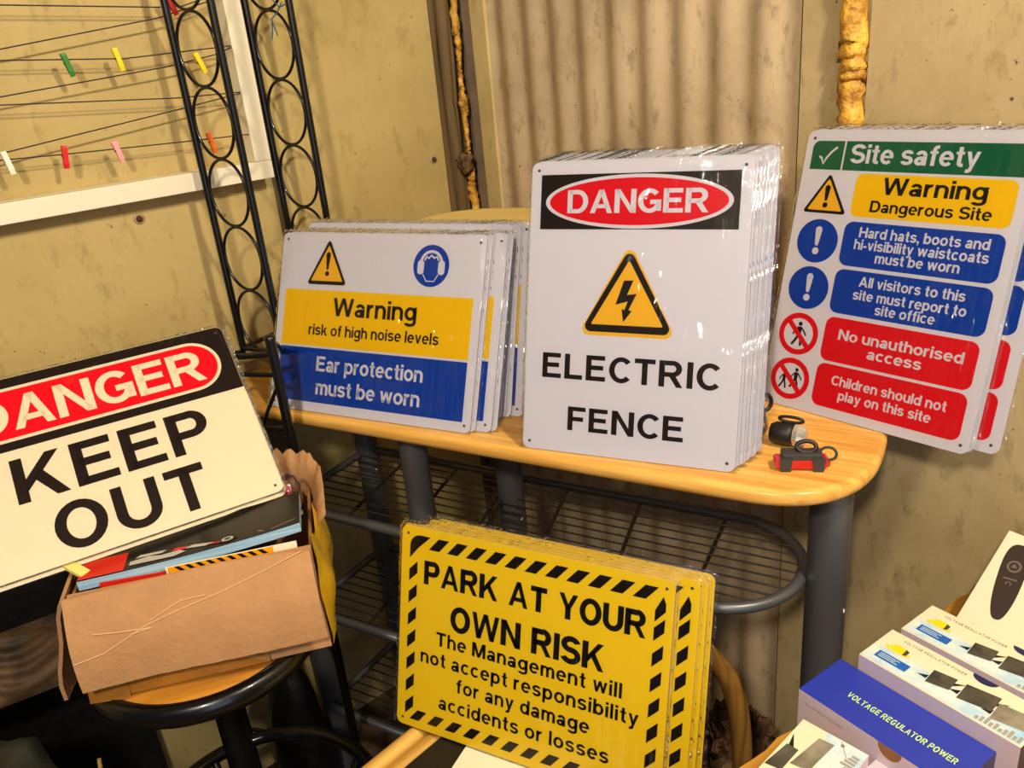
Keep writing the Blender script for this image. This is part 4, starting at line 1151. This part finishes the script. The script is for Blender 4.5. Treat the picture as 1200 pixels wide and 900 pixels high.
MB().flat([[(.01, -.006), (.035, -.008), (.04, .008), (.016, .010)]], .0285).build('adapter_picture', 'rubber', ib)
MB().flat([[(.034, .004), (.052, .012), (.036, .0)]], .0286).build('cable_picture', 'rubber', ib)

# presenter box lying back against the far side
th = R(52.6); PU = Vector((WW.x * math.sin(th), WW.y * math.sin(th), math.cos(th))); PN = DD.cross(PU); PN = PN if PN.z > 0 else -PN
P0 = Vector((.542, .849, .70))
pb = thing('presenter_box', 'cream box showing a black presenter remote, lying back behind the white boxes', 'box', axes(P0, DD, PU, DD.cross(PU)))
sgn = 1 if DD.cross(PU).z > 0 else -1
MB().box((.06, .075, -sgn * .0265), (.12, .15, .053), bev=.0008).build('carton', 'boxcream', pb)


def pp(polys, lv): return [[(x, y) for x, y in p] for p in polys], sgn * (.0004 + .0002 * lv)


def pprint(name, polys, m_, lv):
    b_ = MB()
    for p in polys:
        b_.flat([p], sgn * (.0004 + .0002 * lv))
    return b_.build(name, m_, pb)


rem = []
ax_ = Vector((-.16, .987)).normalized(); cxr, cyr = Vector((.0400, .030)) + ax_ * .054; px_ = Vector((ax_.y, -ax_.x))
for i in range(40):
    q = 2 * math.pi * i / 40; l_ = .054 * math.copysign(abs(math.sin(q)) ** .8, math.sin(q)); w_ = (.0150 + .0035 * math.sin(q)) * math.copysign(abs(math.cos(q)) ** .7, math.cos(q))
    rem.append(tuple(Vector((cxr, cyr)) + ax_ * l_ + px_ * w_))
pprint('remote_picture', [rem], 'remote', 0)
c0 = Vector((cxr, cyr)) + ax_ * .022
pprint('remote_picture', [circle(c0.x, c0.y, .0085, n=24)], 'remotegrey', 1)
pprint('remote_picture', [circle(c0.x, c0.y, .006, n=20)], 'remote', 2)
pprint('remote_picture', [rtri([tuple(c0 + ax_ * .004), tuple(c0 - ax_ * .002 + px_ * .004), tuple(c0 - ax_ * .002 - px_ * .004)], .0005, 3)], 'remotegrey', 3)
c1 = Vector((cxr, cyr)) + ax_ * .004
pprint('remote_picture', [[tuple(c1 + px_ * .008 + ax_ * .001), tuple(c1 - px_ * .008 + ax_ * .001), tuple(c1 - px_ * .008 - ax_ * .001), tuple(c1 + px_ * .008 - ax_ * .001)]], 'remotegrey', 1)
c2 = c1 - ax_ * .007
pprint('remote_picture', ribbon(circle(c2.x, c2.y, .0028, .0028, 10, -40, 220), .0012), 'remotegrey', 1)
pprint('thumb_notch', [[(.030 + .012 * math.cos(R(a)), .0003 + .009 * math.sin(R(a))) for a in range(0, 181, 15)]], 'greytext', 1)

# ------------------------------------------------------------------ bicycle lights on the table
l1 = thing('bike_light', 'red and black rear bicycle light with strap on the table', 'bicycle light', yaw((.360, .920, TZ + .0003), -12))
MB().prism([(-.034, .012), (-.030, .003), (.028, .003), (.034, .012), (.030, .015), (-.032, .015)], -.010, .010, f=lambda x, y, z: (x, z, y)).build('lens', 'redlens', l1)
MB().box((0, 0, .019), (.050, .020, .010), bev=.0025).build('body', 'plasticgrey', l1)
for x in (-.020, .020): MB().prism([(x - .006, .0), (x + .006, .0), (x + .008, .018), (x - .008, .018)], -.0125, -.0098, f=lambda x_, y, z: (x_, z, y)).build('clip', 'plasticgrey', l1)
MB().tube([(.006 + .012 * math.cos(q), .002 + .004 * math.sin(q), .029 + .006 * math.sin(q)) for q in [2 * math.pi * i / 20 for i in range(20)]], .0028, 8, closed=True).build('strap', 'rubber', l1)
MB().tube([(.033 + .010 * math.cos(q), .002 + .006 * math.sin(q), .019 + .006 * math.sin(q)) for q in [2 * math.pi * i / 20 for i in range(20)]], .0018, 8, closed=True).build('strap', 'rubber', l1)
l2 = thing('bike_light', 'black front bicycle light with clear lens on the table', 'bicycle light', yaw((.362, .986, TZ + .0003), -35))
MB().lathe([(.0001, -.02), (.012, -.019), (.0155, -.012), (.016, .006), (.014, .012), (.0001, .012)], 20, (0, 0, .0165), m3=Matrix.Rotation(R(90), 3, 'Y')).build('body', 'rubber', l2)
MB().lathe([(.0145, .012), (.0155, .018), (.012, .027), (.006, .029), (.0001, .0285)], 8, (0, 0, .0165), m3=Matrix.Rotation(R(90), 3, 'Y'), smooth=False).build('lens', 'lens', l2)
MB().tube([(.006 + .016 * math.cos(q), .006, .036 + .004 * math.sin(q)) for q in [2 * math.pi * i / 20 for i in range(20)]], .0022, 8, closed=True).build('strap', 'rubber', l2)
l3 = thing('bike_light', 'bicycle light in clear crumpled wrap beside the electric fence stack', 'bicycle light', yaw((.335, 1.030, TZ + .0003), 10))
b = MB().lathe([(.0001, 0), (.015, .001), (.019, .012), (.017, .03), (.012, .044), (.004, .05), (.0001, .051)], 16)
rn = random.Random(6); b.v = [tuple(Vector((v[0] * rn.uniform(.85, 1.15), v[1] * rn.uniform(.85, 1.15), v[2]))) for v in b.v]; b.build('wrap', 'bag', l3)
MB().box((-.002, 0, .022), (.016, .016, .03), bev=.004).build('body', 'rubber', l3)
MB().tube([(.012 + .012 * math.cos(q), 0, .044 + .013 * math.sin(q)) for q in [2 * math.pi * i / 20 for i in range(20)]], .003, 8, closed=True).build('strap', 'rubber', l3)

# ------------------------------------------------------------------ dead leaves heaped by the back wall
b = MB(); rn = random.Random(31)
base = TB * -.66 + NB * 1.02
for k in range(520):
    a = rn.uniform(0, 2 * math.pi); rr = rn.random() ** .6
    u = .17 * rr * math.cos(a); v = .115 * rr * math.sin(a); hgt = .30 * (1 - rr ** 1.6) * (.85 + .2 * math.sin(7 * u + 3)) + .004
    c = base + TB * u + NB * v + Vector((0, 0, hgt)); s_ = rn.uniform(.014, .032)
    m = (Matrix.Rotation(rn.uniform(0, 6.28), 3, 'Z') @ Matrix.Rotation(rn.uniform(-.9, .9), 3, 'X') @ Matrix.Rotation(rn.uniform(-.9, .9), 3, 'Y'))
    cu = rn.uniform(-.5, .5)
    P2_ = [(-1, 0, cu), (-.4, .55, 0), (.3, .45, -.1), (1, 0, cu), (.35, -.5, .1), (-.35, -.5, 0), (0, 0, -.35 * abs(cu))]
    b.add([c + m @ Vector(p) * s_ for p in P2_], [[0, 1, 6], [1, 2, 6], [2, 3, 6], [3, 4, 6], [4, 5, 6], [5, 0, 6]], 0)
# mound underneath so the heap is solid
b.lathe([(.16, .001), (.13, .07), (.08, .17), (.03, .23), (.0001, .24)], 20, base)
tag(b.build('dead_leaves', 'leaves'), 'heap of dry brown leaves against the foot of the back wall', 'leaves', None, 'stuff')
